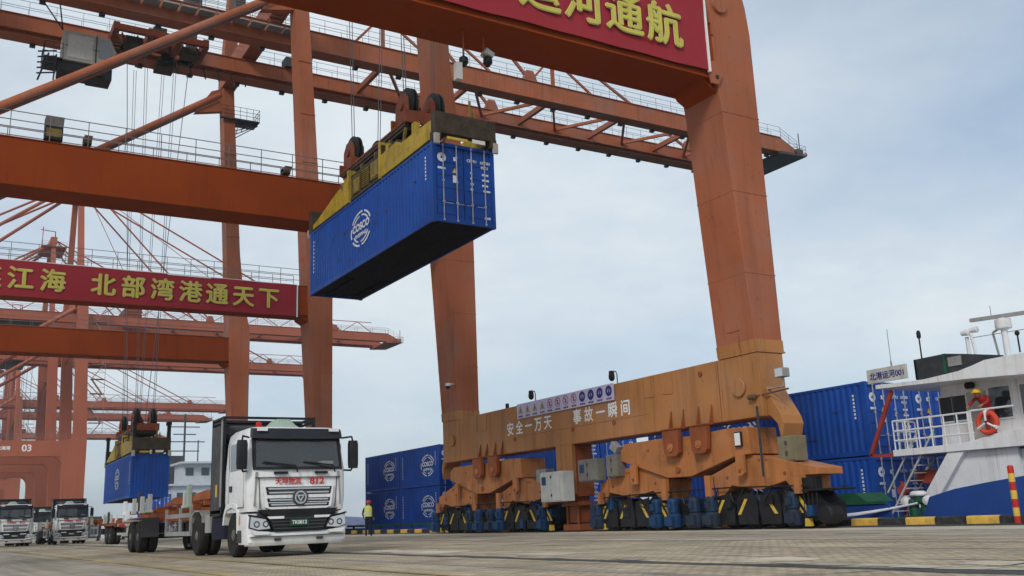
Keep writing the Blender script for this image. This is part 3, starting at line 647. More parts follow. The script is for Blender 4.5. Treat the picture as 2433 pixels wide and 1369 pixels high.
# ---- fittings of the near crane only
sill = [o for o in c1.children if o.name.startswith('sill_beam')][0]
for body, ya, yb in (('安全一万天', 37.03, 33.24), ('事故一瞬间', 31.88, 27.98)):
    n = len(body)
    for i, ch in enumerate(body):
        m = MB(); yy = ya+(yb-ya)*(i+.5)/n-32.4; m.text(ch, (-.558, yy, 4.42), (0,-1,0), .56, bold=.014); obj('slogan_character', m, C['letter'], c1)
sp = MB().box(-.62,-.58,-3.45,3.53,4.77,5.40); sg = obj('safety_sign', sp, C['lilac'], c1); sg['label'] = 'lilac panel of twelve round and triangular safety symbols'
tri, prh, man, blk = MB(), MB(), MB(), MB()
for i in range(12):
    yy = 3.53-(i+.5)*6.98/12; x = -.627; z = 5.14
    if i < 4: tri.add([(x,yy+.20,z-.17),(x,yy-.20,z-.17),(x,yy,z+.18)], [(0,1,2)]); blk.add([(x-.003,yy+.035,z-.10),(x-.003,yy-.035,z-.10),(x-.003,yy-.02,z+.05),(x-.003,yy+.02,z+.05)], [(0,1,2,3)])
    elif i < 8:
        prh.disc((x,yy,z), .20, 'x', 20, .155); d = .13
        prh.quad((x-.002,yy+d+.02,z+d-.02),(x-.002,yy+d-.02,z+d+.02),(x-.002,yy-d-.02,z-d+.02),(x-.002,yy-d+.02,z-d-.02)); blk.quad((x-.001,yy+.05,z-.1),(x-.001,yy-.05,z-.1),(x-.001,yy-.04,z+.09),(x-.001,yy+.04,z+.09))
    else:
        man.disc((x,yy,z), .205, 'x', 20, .10 if i == 8 else .085); man.quad((x-.001,yy+.05,z-.12),(x-.001,yy-.05,z-.12),(x-.001,yy-.03,z+.1),(x-.001,yy+.03,z+.1))
    for q in (-.12, 0, .12): (blk if i < 8 else man).quad((x,yy+q+.045,4.82),(x,yy+q-.045,4.82),(x,yy+q-.045,4.89),(x,yy+q+.045,4.89))
obj('warning_symbols', tri, C['sgyel'], sg); obj('prohibition_symbols', prh, C['sgred'], sg); obj('mandatory_symbols', man, C['sgblue'], sg); obj('symbol_print', blk, C['dark'], sg)
def gooseneck(y, x=-.15):
    m = MB(); pts = [(x,y-.32,5.42),(x,y-.32,5.78),(x,y-.26,5.90),(x,y-.12,5.94),(x,y,5.92)]; m.pipe(pts, .025, 6)
    o = obj('camera_arm', m, C['railm'], c1); b = MB().lathe([(.03,.14),(.10,.12),(.11,0),(.12,-.05),(.12,-.16),(.08,-.24),(.02,-.27)], (x,y+.02,5.84), 'z', 12); obj('dome_camera', b, C['black'], o, smooth=True)
gooseneck(3.05); gooseneck(-2.8)
m = MB().box(-.5,-.4,4.55,4.7,5.37,5.58); obj('small_lamp', m, C['black'], c1)
m = MB().lathe([(.03,.16),(.12,.14),(.13,.0)], (-.95,9.35,6.98), 'z', 12); m.box(-.95,-.6,9.3,9.4,7.05,7.12); o = obj('dome_camera', m, C['lampwhite'], c1, smooth=True)
obj('camera_dome', MB().lathe([(.12,0),(.11,-.08),(.05,-.14),(.01,-.15)], (-.95,9.35,6.98), 'z', 12), C['black'], o, smooth=True)
def cabinet(name, x0, x1, y0, y1, z0, z1, mat, sticker=True):
    o = obj(name, MB().box(x0,x1,y0,y1,z0,z1), mat, c1, bevel=.02)
    d = MB(); w = (y1-y0)/2
    for q in (0, 1): d.box(x0-.02, x0, y0+q*w+.03, y0+(q+1)*w-.03, z0+.04, z1-.04)
    obj('door', d, mat, o, bevel=.008)
    h = MB()
    for z in (z0+.2, z1-.25): h.box(x0-.045, x0-.02, (y0+y1)/2-.05, (y0+y1)/2+.02, z, z+.1)
    obj('handle', h, C['dark'], o)
    if sticker: obj('sticker', MB().box(x0-.026, x0-.0205, y1-.42, y1-.12, z1-.50, z1-.18), C['motor'], o)
cabinet('electrical_cabinet', -1.35,-.8,-.82,.75,1.18,2.33,C['lgrey']); cabinet('switch_cabinet', -1.0,-.6,-2.65,-1.42,1.86,2.68,C['boxgrey'])
cabinet('junction_cabinet', -.9,-.45,-3.75,-3.1,1.95,2.75,C['boxgrey'], False); cabinet('relay_cabinet', -.5,-.1,1.6,2.4,1.9,2.55,C['grey'], False); cabinet('buffer_cabinet', -.5,0,-11.95,-11.25,1.95,2.70,C['boxtan'], False)
m = MB(); m.tube((-.65,-10.4,3.98),(-.25,-11.7,4.12),.03,8); m.lathe([(.05,-.2),(.08,-.18),(.08,.08),(.03,.1)], (-.66,-10.5,3.99), 'y', 12); obj('hose_reel_arm', m, C['brownpipe'], c1, smooth=True)
m = MB().cbox((-.3,-11.55,4.62),(.30,.34,.28)); m.box(-.32,-.28,-11.57,-11.53,4.2,4.5); m.box(-.34,-.2,-11.5,-10.8,4.18,4.22); o = obj('end_floodlight', m, C['grey'], c1, bevel=.02); obj('lens', MB().box(-.455,-.45,-11.7,-11.4,4.5,4.74), C['lens'], o)
m = MB()
for k in range(17):
    z = 3.62-k*.125; q = math.pi/2*(k % 2); m.cbox((-.64-.012*k,-10.70-.012*k,z), (.03 if k % 2 else .075, .075 if k % 2 else .03, .15))
obj('anchor_chain', m, C['dark'], c1)
m = MB().lathe([(.19,-.06),(.19,.06)], (-.95,-9.35,2.78), 'x', 4); m = MB().box(-.80,-.72,-10.05,-9.75,2.52,2.98); o = obj('work_lamp', m, C['black'], c1, bevel=.02); obj('lens', MB().box(-.806,-.801,-10.02,-9.78,2.56,2.94), C['lampwhite'], o)
for k, (y0, z0) in enumerate(((-3.5,2.95),)):
    m = MB().cbox((-.75,-3.55,3.0),(.25,.42,.30), Matrix.Rotation(R(35),3,'X')); o = obj('side_floodlight', m, C['grey'], c1, bevel=.02)
# floodlights on the far portal beam
for (x, w, h) in ((3.45,.70,1.25), (4.77,.32,.62), (13.42,.34,.60)):
    lx = x-22.45; z = 16.44
    m = MB(); m.box(lx-.03,lx+.03,9.9,9.96,z,z+.35); m.box(lx-w/2,lx+w/2,9.55,10.05,z+.30,z+h); o = obj('beam_floodlight', m, C['black'], c1, bevel=.02)
    obj('lens', MB().box(lx-w*.42,lx+w*.42,9.54,9.549,z+.42,z+h*.62), C['slat'], o); obj('reflector_hood', MB().prism('x', [(9.3,z+h*.98),(10.0,z+h*1.04),(10.0,z+h*.80),(9.52,z+h*.72)], lx-w/2, lx+w/2), C['grey'], o)
# lamps on drop rods under the near portal beam
for x, zb, wh in ((12.30,13.45,0), (12.98,13.62,1)):
    lx = x-22.45; m = MB().tube((lx,-10.0,14.4),(lx,-10.0,zb+.1),.03,6); o = obj('drop_rod', m, C['red'], c1)
    b = MB().lathe([(.05,.16),(.13,.10),(.14,-.05),(.06,-.16)], (lx+.12*wh,-10.0,zb), 'z', 12); obj('hanging_lamp', b, C['black'], o, smooth=True)
    if wh: obj('lamp_hood', MB().cbox((lx+.12,-10.0,zb+.22),(.30,.30,.16), Matrix.Rotation(R(25),3,'Y')), C['lgrey'], o)
    else: obj('lamp_ballast', MB().box(lx-.28,lx-.1,-10.1,-9.9,zb-.62,zb-.1), C['lgrey'], o)
m = MB()
for z in (7.2,8.7,10.4,12.2): m.box(.60,.68,9.3,9.42,z,z+.12)
obj('ladder_lug', m, C['dark'], c1)
m = MB().box(-1.22,-1.16,-10.9,-10.2,16.0,16.9); m.lathe([(.30,-.05),(.32,.05)], (-.75,-10.88,17.2), 'y', 16); m.prism('y', [(-1.6,14.95),(-1.1,15.05),(-.95,14.55),(-1.15,14.2),(-1.45,14.2)], -10.93, -10.86); o = obj('lifting_lug', m, C['red'], c1)
m = MB(); stud(m, (-1.2,-10.93,14.45), .07, .03, 'y'); obj('lug_hole', m, C['black'], o)

# far cranes with deep arched portals
f3 = thing('quay_crane', 'pale red crane with arched portal and number 03 far down the quay', 'crane', (22.45, 188.5, 0), group='gantry cranes along the quay')
build_crane(f3, False)
for yc, lab in ((232.5, 'faded red quay crane with arched portal just behind the one numbered 03'), (315, 'hazy red quay crane, fifth along the quay, long low boom behind crane 03'), (346, 'hazy red quay crane, sixth along the quay behind the others'), (418, 'most distant hazy red quay crane at the end of the row')):
    f = copy_tree(f3); retag(f, (22.45, yc, 0), lab)
m = MB(); m.text('03', (-8.45, -10.87, 14.75), (1,0,0), 1.05, bold=.05); m.text('北海港', (-11.8, -10.87, 14.75), (1,0,0), .6, bold=.03)
obj('crane_number', m, C['letter'], f3)

# ------------------------------------------------------------------ banners on the portal beams
def banner(label, yf, x0, x1, z0, z1, chars, h, loc_y):
    b = thing('banner', label, 'banner', ((x0+x1)/2, yf, z0), group='slogan banners on the cranes')
    cx = (x0+x1)/2; w = (x1-x0)/2; n = 44; m = MB(); vs = []; fs = []
    for j in range(5):
        for i in range(n+1):
            u = i/n; v = j/4; x = -w+2*w*u
            sag = .03*math.sin(u*9.0+j*.4)+.018*math.sin(u*31+j)+.008*math.sin(u*77)
            vs.append((x, sag*(0.5+v*.6)-.06, v*(z1-z0)+(.012*math.sin(u*40) if j in (0,4) else 0)))
    for j in range(4):
        for i in range(n): a = j*(n+1)+i; fs.append((a,a+1,a+n+2,a+n+1))
    m.add(vs, fs); cl = obj('cloth', m, C['banner'], b, smooth=True)
    m = MB().box(w-.05,w+.03,-.10,0,-.05,z1-z0+.02); m.box(-w,w,-.03,0.02,z1-z0-.05,z1-z0+.05); obj('edge_batten', m, C['letter'], b)
    for ch, x in chars:
        e = MB().text(ch, (x-cx, -.125, loc_y-z0), (1,0,0), h, bold=.048); obj('lettering_edge', e, C['goldhi'], b)
        e = MB().text(ch, (x-cx, -.145, loc_y-z0), (1,0,0), h, bold=.020); obj('lettering', e, C['gold'], b)
    return b
banner('red cloth banner with big yellow characters on the nearest crane beam, top right', 21.50, 6.0, 20.93, 14.60, 17.10,
       [('航',19.08),('通',17.48),('河',15.92),('运',14.36)], 1.38, 15.80)
banner('long red cloth banner with yellow characters on the second crane, left', 61.62, -5.0, 20.52, 14.28, 16.42,
       [('下',18.57),('天',16.89),('通',15.20),('港',13.53),('湾',11.82),('部',10.10),('北',8.38),('海',5.59),('江',3.87),('连',2.18)], 1.32, 15.38)

# ------------------------------------------------------------------ containers
def corr(mb, n, L, z0, z1, x, d, out):
    """corrugated side panel along y, facing out along x (out = -1 or +1)"""
    p = L/n; ys = []
    for i in range(n):
        y = -L/2+i*p; ys += [(y, 0), (y+p*.26, 0), (y+p*.50, d), (y+p*.76, d)]
    ys.append((L/2, 0)); vs = []
    for y, q in ys: vs += [(x-out*q, y, z0), (x-out*q, y, z1)]
    fs = [(2*i, 2*i+2, 2*i+3, 2*i+1) if out > 0 else (2*i, 2*i+1, 2*i+3, 2*i+2) for i in range(len(ys)-1)]
    mb.add(vs, fs)
def container_parts(L, H, mat):
    """list of (name, mesh, parent index); origin at the bottom centre, door end towards -y"""
    W = 2.438; P = []; hw, hl = W/2, L/2
    f = MB()
    for sx in (-1, 1):
        for sy in (-1, 1):
            x, y = sx*hw, sy*hl; f.box(min(x,x-sx*.12), max(x,x-sx*.12), min(y,y-sy*.16), max(y,y-sy*.16), .0, H)
        x = sx*hw; f.box(min(x,x-sx*.06), max(x,x-sx*.06), -hl+.16, hl-.16, H-.10, H-.01); f.box(min(x,x-sx*.06), max(x,x-sx*.06), -hl+.16, hl-.16, .03, .19)
    for sy in (-1, 1):
        y = sy*hl; f.box(-hw+.12, hw-.12, min(y,y-sy*.08), max(y,y-sy*.08), H-.14, H-.01); f.box(-hw+.12, hw-.12, min(y,y-sy*.08), max(y,y-sy*.08), .02, .16)
    P.append(('frame', f, mat, None))
    n = int(round((L-.3)/.278))
    for s in (-1, 1):
        q = MB(); corr(q, n, L-.32, .17, H-.08, s*(hw-.006), .036, s); P.append(('side_panel', q, mat, None))
    q = MB(); q.box(-hw+.05, hw-.05, -hl+.05, hl-.05, H-.06, H-.035); P.append(('roof', q, mat, None))
    q = MB()
    for k in range(9): q.box(-hw+.14+k*.243, -hw+.26+k*.243, hl-.055, hl-.02, .16, H-.14)
    q.box(-hw+.12, hw-.12, hl-.06, hl-.05, .16, H-.14); P.append(('end_wall', q, mat, None))
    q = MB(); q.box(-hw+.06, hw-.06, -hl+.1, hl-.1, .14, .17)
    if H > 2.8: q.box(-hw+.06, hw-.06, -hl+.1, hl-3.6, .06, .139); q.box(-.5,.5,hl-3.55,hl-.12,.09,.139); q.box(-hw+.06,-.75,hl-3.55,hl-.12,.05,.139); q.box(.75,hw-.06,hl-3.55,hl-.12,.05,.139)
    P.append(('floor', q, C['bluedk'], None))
    for s in (-1, 1):
        d = MB(); a, b = (s*.015, s*(hw-.12)); a, b = min(a,b), max(a,b)
        d.box(a, b, -hl+.045, -hl+.075, .17, H-.15)
        for k in range(5): zz = .32+k*(H-.55)/5; d.box(a+.05, b-.05, -hl+.028, -hl+.046, zz, zz+(H-.55)/5-.10)
        P.append(('door', d, mat, None)); di = len(P)-1
        for x in (a+.28, b-.28):
            r = MB(); r.tube((x,-hl-.005,.06), (x,-hl-.005,H-.05), .021, 6)
            for zz in (.10, .75, 1.5, H-.5, H-.10): r.box(x-.04, x+.04, -hl-.025, -hl+.03, zz-.03, zz+.03)
            r.box(x-.02, x+.34 if s < 0 else x+.02, -hl-.035, -hl-.02, .69, .71) if s < 0 else r.box(x-.34, x+.02, -hl-.035, -hl-.02, .69, .71)
            P.append(('locking_rod', r, C['rod'], di))
    # white marks: round emblem on the long sides, numbers on the doors
    R_ = .62 if L > 8 else .60
    for s in (-1, 1):
        g = MB(); x = s*(hw+.004); c = (x, s*(-1)*(-L*.17) if L > 8 else -.9*s*(-1), H*.50); c = (x, (.25 if L > 8 else -1.35), H*.52)
        def arc(r, w, a0, a1, k):
            vs = []; m_ = 14
            for i in range(m_+1):
                a = R(a0+(a1-a0)*i/m_)
                for q in (r-w, r): vs.append((x, c[1]-s*(-1)*(-q*math.cos(a)) if False else c[1]+s*q*1.5*math.cos(a), c[2]+q*math.sin(a)*1.04))
            g.add(vs, [(2*i,2*i+2,2*i+3,2*i+1) for i in range(m_)])
        for a0, a1 in ((20,70),(80,150),(165,200),(215,262),(275,330)): arc(R_*1.12, R_*.12, a0, a1, 0)
        for a0, a1 in ((30,85),(100,150),(205,250),(270,335)): arc(R_*.88, R_*.10, a0, a1, 0)
        xd = (0, s, 0)
        g.text('COSCO', (x, c[1], c[2]+.10), xd, R_*.44, bold=.03, sx=1.25); g.text('SHIPPING', (x, c[1], c[2]-.25), xd, R_*.24, bold=.016, sx=1.3)
        yy = -hl+.55
        for k in range(7): g.box(x-.001, x+.001, yy-.04, yy+.04, H-.50-k*.13, H-.42-k*.13)
        for k in range(9): g.box(x-.001, x+.001, hl-.50-.045, hl-.50+.045, H-.60-k*.17, H-.50-k*.17)
        P.append(('side_emblem', g, C['logo'], None))
    g = MB(); y = -hl+.022
    g.disc((-.86,y,H-.55), .17, 'y', 16, .05); g.quad((-1.02,y,H-.98),(-.72,y,H-.98),(-.72,y,H-.90),(-1.02,y,H-.90)); g.quad((-.40,y,H-.62),(-.30,y,H-.62),(-.30,y,H-.48),(-.40,y,H-.48)); g.quad((-.44,y,H-1.42),(-.26,y,H-1.42),(-.26,y,H-1.15),(-.44,y,H-1.15))
    g.text('CBHU', (.32,y,H-.52), (1,0,0), .10, bold=.006); g.text('652381', (.86,y,H-.52), (1,0,0), .10, bold=.006); g.text('45G1', (.82,y,H-.70), (1,0,0), .10, bold=.006)
    for k, (a, b) in enumerate(((.25,.34),(.25,.30),(.25,.38),(.25,.36),(.72,.98),(.72,1.0),(.72,.96),(.76,1.04))): zz = H-1.0-(k % 4)*.20; g.quad((a,y,zz),(b,y,zz),(b,y,zz+.07),(a,y,zz+.07))
    g.quad((.78,y,.30),(1.02,y,.30),(1.02,y,.38),(.78,y,.38)); P.append(('door_markings', g, C['logo'], None))
    g = MB(); g.add([(-.46,y-.002,H-1.06),(-.26,y-.002,H-1.06),(-.36,y-.002,H-.88)], [(0,1,2)]); P.append(('hazard_sticker', g, C['wyellow'], None))
    g = MB()
    for k in range(9):
        y = random.uniform(-hl+.6, hl-.8); zz = random.uniform(.35, H-.5); L_ = random.uniform(.15,.6); g.quad((-hw-.003,y+L_,zz),(-hw-.003,y,zz+random.uniform(-.05,.05)),(-hw-.003,y+.02,zz+.03),(-hw-.003,y+L_,zz+.02+random.uniform(0,.04)))
    P.append(('paint_scuff', g, C['spdark'], None))
    out = []; first = {}
    for i, (nme, mb, mt, pi) in enumerate(P):
        for q in pieces(mb):
            me = q.mesh(nme); me.materials.append(mt); first.setdefault(i, len(out)); out.append((nme, me, mt, None if pi is None else first[pi]))
    return out
K40 = container_parts(12.192, 2.896, C['blue']); K20 = container_parts(6.058, 2.591, C['blue2']); K40S = container_parts(12.192, 2.591, C['blue2'])
def container(parts, loc, label, group, rz=0.0):
    t = thing('shipping_container', label, 'container', loc, rz, group); made = []
    for nme, me, mt, pi in parts:
        o = bpy.data.objects.new(nme, me); COL.objects.link(o); o.parent = t if pi is None else made[pi]; made.append(o)
    return t
hang1 = container(K40, (15.22, 34.1, 10.50), 'big blue shipping container hanging in mid air under the yellow spreader', 'containers on hoists', R(0.4))
hang2 = container(K40, (13.0, 74.6, 2.86), 'blue shipping container lowered on the far spreader left of the white truck', 'containers on hoists', R(179.0))
GS = 'containers stacked on the ship'
X1, X2 = 29.33, 31.85
for (y, z, tier) in ((65.25,.20,'lower'), (65.25,2.80,'upper')): container(K20, (X1, y, z), f'{tier} blue container at the far end of the ship stack, beside the white truck', GS)
for (y, z, tier) in ((59.1,.20,'lower'), (59.1,2.80,'upper')): container(K20, (X1, y, z), f'{tier} blue container just left of the crane sill, round white emblem', GS)
for (x, row) in ((X1,'front'), (X2,'rear')):
    for (z, tier) in ((.12,'lower'), (2.72,'upper')): container(K40S, (x, 48.15, z), f'{tier} {row} blue container behind the left bogies of the near crane', GS)
    for (z, tier) in ((-.36,'lower'), (2.24,'upper')): container(K40S, (x, 28.8, z), f'{tier} {row} blue container between crane and white wheelhouse', GS)

# ------------------------------------------------------------------ spreaders, hoist ropes, trolleys
def build_spreader(label, loc, rz):
    """origin at the container's top centre"""
    t = thing('container_spreader', label, 'spreader', loc, rz, 'yellow spreaders with hoist sheaves')
    for s in (-1, 1):      # telescopic side beams: deep at the middle, tapering to the ends
        x = s*1.02
        m = MB().loft([[(x-.14,-6.0,.12),(x+.14,-6.0,.12),(x+.14,-6.0,.80),(x-.14,-6.0,.80)],[(x-.14,-3.1,.10),(x+.14,-3.1,.10),(x+.14,-3.1,.86),(x-.14,-3.1,.86)],[(x-.14,-3.0,.10),(x+.14,-3.0,.10),(x+.14,-3.0,1.05),(x-.14,-3.0,1.05)],[(x-.14,-1.5,.10),(x+.14,-1.5,.10),(x+.14,-1.5,1.0),(x-.14,-1.5,1.0)]])
        obj('telescopic_beam', m, C['yellow'], t, bevel=.015)
        m = MB().loft([[(x-.14,1.7,.10),(x+.14,1.7,.10),(x+.14,1.7,1.15),(x-.14,1.7,1.15)],[(x-.14,3.0,.10),(x+.14,3.0,.10),(x+.14,3.0,.95),(x-.14,3.0,.95)],[(x-.14,5.6,.10),(x+.14,5.6,.10),(x+.14,5.6,.34),(x-.14,5.6,.34)],[(x-.14,6.0,.08),(x+.14,6.0,.08),(x+.14,6.0,.30),(x-.14,6.0,.30)]])
        obj('telescopic_beam', m, C['yellow'], t, bevel=.015)
        m = MB(); m.box(x-.10,x+.10,-1.5,1.7,.10,.24); m.box(x-.08,x+.08,-1.5,1.7,1.05,1.2); obj('main_frame', m, C['spdark'], t)
        for a, b in ((-1.35,-.5), (-.35,.35), (.5,1.5)):
            m = MB()
            for k in range(9): zz = .28+k*.085; m.beam((x+s*.10,a,zz), (x+s*.10,b,zz+.05), .05, .035)
            obj('guard_slats', m, C['slat'], t)
        m = MB().box(x-.2,x+.2,-1.62,-1.5,.05,1.55); m.box(x-.2,x+.2,1.58,1.72,.05,1.45); obj('upright', m, C['yellow'], t, bevel=.01)
    for y in (-6.0, 6.0):
        s = -1 if y < 0 else 1
        m = MB(); m.box(-1.22,1.22,min(y,y+s*.30),max(y,y+s*.30),.22,1.0); 
        for x in (-1.1,1.1): m.box(x-.12,x+.12,min(y-s*.1,y+s*.34),max(y-s*.1,y+s*.34),-.03,.30)
        o = obj('end_beam', m, C['spdark'], t, bevel=.02)
        for x in (-1.16,1.16):
            f = MB(); f.box(x-.10,x+.10,y+s*.32-.05,y+s*.32+.05,-.22,.16); obj('corner_guide', f, C['cabgrey'], o, bevel=.01)
        f = MB().box(-.75,.05,y+s*.305-.02,y+s*.305+.02,.02,.12); obj('warning_bar', f, C['wyellow'], o); f = MB().box(.25,.75,y+s*.305-.02,y+s*.305+.02,.03,.17); obj('end_lamp', f, C['lampwhite'], o)
        f = MB().tube((.35,y,1.0),(.35,y,1.75),.05,6); f.tube((.55,y+.1,1.0),(.55,y+.1,1.35),.05,6); obj('cable_stanchion', f, C['slat'], o)
    m = MB(); m.box(-.7,.7,-1.5,1.6,.25,.85); m.box(-.5,.4,-2.8,-1.7,.2,.75); m.box(-.45,.5,1.9,2.7,.2,.7)
    for k in range(5): m.tube((-.8+.4*k,-1.45,.9),(-.8+.4*k,1.5,.95),.06,6)
    obj('hydraulic_unit', m, C['spdark'], t)
    m = MB().box(-1.15,-.9,-1.3,-.55,.35,1.0); m.box(-1.16,-.92,.6,1.2,.3,.9); obj('valve_box', m, C['slat'], t, bevel=.02)
    # headblock with four sheaves
    m = MB(); m.box(-.85,.85,-3.2,3.1,1.55,1.78); m.box(-.9,-.72,-3.25,3.15,1.66,1.86); m.box(.72,.9,-3.25,3.15,1.66,1.86); hb = obj('headblock', m, C['spdark'], t, bevel=.015)
    m = MB().box(-.93,-.90,-3.2,3.1,1.80,1.88); obj('headblock_edge', m, C['sheave'], hb)
    for k in range(9):
        y = -2.9+k*.7
        for x in (-.82,.82): obj('hanger_strut', MB().beam((x,y,.95), (x*1.02,y+(.3 if k % 2 else -.3),1.6), .09, .09, (0,1,0)), C['spdark'] if k % 2 else C['slat'], t)
    for x in (-1.0,1.0): obj('twin_lift_beam', MB().box(x-.10,x+.10,-3.0,2.9,1.02,1.16), C['spdark'], t, bevel=.01)
    for y in (-2.75, 2.6):
        for x in (-.55, .55):
            w = MB().lathe([(.20,-.17),(.54,-.16),(.68,-.11),(.76,-.11),(.76,-.05),(.64,-.03),(.64,.03),(.76,.05),(.76,.11),(.68,.11),(.54,.16),(.20,.17)], (x,y,2.62), 'x', 26)
            o = obj('sheave', w, C['black'], hb, smooth=True)
            ck = MB().prism('x', [(y-.62,1.75),(y+.62,1.75),(y+.55,2.80),(y+.25,3.12),(y-.25,3.12),(y-.55,2.80)], x-.24, x-.18); ck.prism('x', [(y-.62,1.75),(y+.62,1.75),(y+.55,2.80),(y+.25,3.12),(y-.25,3.12),(y-.55,2.80)], x+.18, x+.24)
            stud(ck, (x-.24,y,2.62), .16, .07); obj('sheave_cheek', ck, C['sheave'], o, bevel=.01)
            k = MB().lathe([(.13,-.255),(.13,-.24)], (x-.05,y,2.62), 'x', 10); obj('hub', k, C['black'], o)
    m = MB()      # power cable basket: a curved ladder-like trough at the far side
    for i in range(11):
        a0 = R(95+i*13); a1 = R(95+(i+1)*13); p0 = (-.2, 3.6+1.15*-math.cos(a0)*1.0, 1.0+1.15*math.sin(a0)); p1 = (-.2, 3.6+1.15*-math.cos(a1), 1.0+1.15*math.sin(a1)); q0 = (-.2, 3.6+.85*-math.cos(a0), 1.0+.85*math.sin(a0)); q1 = (-.2, 3.6+.85*-math.cos(a1), 1.0+.85*math.sin(a1))
        m.tube(p0,p1,.03,5); m.tube(q0,q1,.03,5); m.tube(p0,q0,.035,5)
    m.lathe([(.8,-.3),(.85,.3)], (.2,3.6,.95), 'x', 16); obj('cable_basket', m, C['sheave'], t)
    m = MB(); handrail(m, (.9,1.6,1.8), (.9,3.0,1.8), .7, r=.025); handrail(m, (-.3,3.0,1.8), (.9,3.0,1.8), .6, r=.025); obj('service_railing', m, C['railm'], t)
    for k in range(10):
        y = -2.6+k*.55+random.uniform(-.1,.1); x = random.choice((-1.0,-.6,.2,.7)); h_ = random.uniform(.25,.7); obj('valve_block', MB().box(x-.16,x+.16,y-.14,y+.14,.85,.85+h_), C['spdark'] if k % 3 else C['slat'], t, bevel=.02)
    m = MB()
    for q in (-.3,-.1,.15): m.pipe([(q,-2.6,1.9),(q+.2,-1.2,2.1),(q+.1,.6,2.05),(q,2.5,1.95)], .035, 5)
    obj('hose_loop', m, C['black'], t)
    for y in (-2.75, 2.6):
        for sy in (-.62,.62): obj('rope_guard', MB().box(-.95,.95,y+sy-.05,y+sy+.05,1.75,2.25), C['sheave'], hb, bevel=.01)
    for y in (-4.4, -2.1, 2.2): obj('hose_bracket', MB().box(-1.12,-.9,y-.12,y+.12,.86,1.28), C['yellow'], t)
    return t
sp1 = build_spreader('yellow spreader with rusty sheaves gripping the near hanging container', (15.22, 34.1, 13.43), R(0.4))
sp2 = copy_tree(sp1); retag(sp2, (13.0, 74.6, 5.79), 'yellow spreader with dark sheaves on the far container left of the truck', rz=R(-1.0))
for o in (sp2,):
    m = MB()
    for x in (-1.1, 1.1):
        for y in (-6.1, 6.1): m.beam((x,y,.3), (x,y,1.9), .22, .22, (0,1,0)); m.cbox((x,y+.1,1.95), (.3,.5,.22))
    obj('flipper_arm', m, C['black'], o)

def build_trolley(label, x, y, zbot, cabside):
    t = thing('crane_trolley', label, 'trolley', (x, y, 37.4), group='hoist trolleys under the booms')
    m = MB()
    for x in (-3.4, -.9, 1.2, 3.2): m.box(x-.22,x+.22,-3.2,2.5,.0,.75)
    for yy in (-3.1, -1.0, 1.0, 2.3): m.box(-3.6,3.4,yy-.16,yy+.16,.1,.6)
    obj('trolley_frame', m, C['sheave'], t)
    m = MB(); m.box(-2.6,-1.4,-2.6,-1.4,-.7,.1); m.box(.2,1.6,.2,1.8,-.55,.1); m.box(-.6,.4,-2.2,-.6,.6,1.5); m.box(-3.2,-2.2,.4,1.6,.6,1.3); m.box(1.6,2.9,-2.4,-1.2,-.4,.2); m.box(2.0,3.0,1.0,2.0,.6,1.25)
    for k in range(6): m.tube((-3+k*1.1,-3.2,-.1), (-2.6+k*1.1,-2.2,-.6), .07, 5)
    obj('trolley_machinery', m, C['spdark'], t)
    m = MB()
    for q in (-2.2, -1.1, .9, 2.3): m.lathe([(.45,-.22),(.52,-.2),(.52,.2),(.45,.22)], (q,-.3,.1), 'y', 16)
    m.lathe([(.4,-1.2),(.4,1.2)], (-.2,.8,1.0), 'x', 14)
    obj('rope_sheaves', m, C['black'], t)
    cb = obj('operator_cab', MB().prism('y', [(-7.0,-1.15),(-3.9,-1.15),(-3.4,-2.2),(-3.6,-3.45),(-7.0,-3.45)], -3.9, -1.6), C['cabgrey'], t, bevel=.05)
    w = MB(); w.box(-4.6,-3.72,-3.93,-3.905,-2.9,-1.5); obj('side_window', w, C['glass'], cb); w = MB(); w.box(-6.7,-5.0,-3.93,-3.905,-3.2,-1.4); obj('cab_door', w, C['lgrey'], cb)
    w = MB(); w.box(-4.85,-4.75,-3.92,-3.9,-3.4,-1.2); w.box(-6.9,-3.7,-3.92,-3.9,-2.35,-2.30); obj('panel_seam', w, C['dark'], cb)
    h = MB(); h.box(-8.2,-7.0,-4.0,-1.6,-3.5,-3.42); handrail(h, (-8.2,-4.0,-3.42), (-7.0,-4.0,-3.42), .6); handrail(h, (-8.2,-4.0,-3.42), (-8.2,-1.6,-3.42), .6); h.box(-7.2,-4.2,-3.7,-1.9,-4.2,-3.5)
    for k in range(5): h.beam((-8.6,-3.9,-4.9+k*.42), (-7.4,-3.9,-4.6+k*.42), .1, .08); 
    h.beam((-8.5,-3.9,-5.4), (-7.9,-3.9,-3.2), .12, .12); h.beam((-7.5,-3.9,-5.2), (-7.4,-3.9,-3.2), .10, .10)
    h.tube((-7.1,-3.9,-1.2), (-9.4,-4.2,1.8), .05, 5); h.tube((-7.1,-3.9,-1.2), (-7.6,-4.2,1.8), .05, 5); h.box(-5.2,-3.6,-3.6,-1.9,-4.3,-3.5)
    obj('cab_platform', h, C['black'], t)
    m = MB()
    for dx in (-.62, -.52, .52, .62):
        for dy in (-2.7, 2.6): m.tube((dx*1.9,dy*.92,-.3), (dx,dy,zbot-37.4), .022, 4, cap=False)
    for dx in (-2.3, 2.4): m.tube((dx,-1.2,-.3), (dx*.25,.6,zbot-37.6), .03, 4, cap=False)
    obj('hoist_rope', m, C['wire'], t)
    return t
tr2 = build_trolley('dark hoist trolley with grey operator cab under the second crane girder', 13.0, 74.6, 8.2, -1)
tr1 = copy_tree(tr2); retag(tr1, (15.22, 34.1, 37.4), 'hoist trolley of the nearest crane, only its ropes in view')
for o in list(tr1.children):
    if o.name.startswith('hoist_rope'): bpy.data.objects.remove(o)
m = MB()
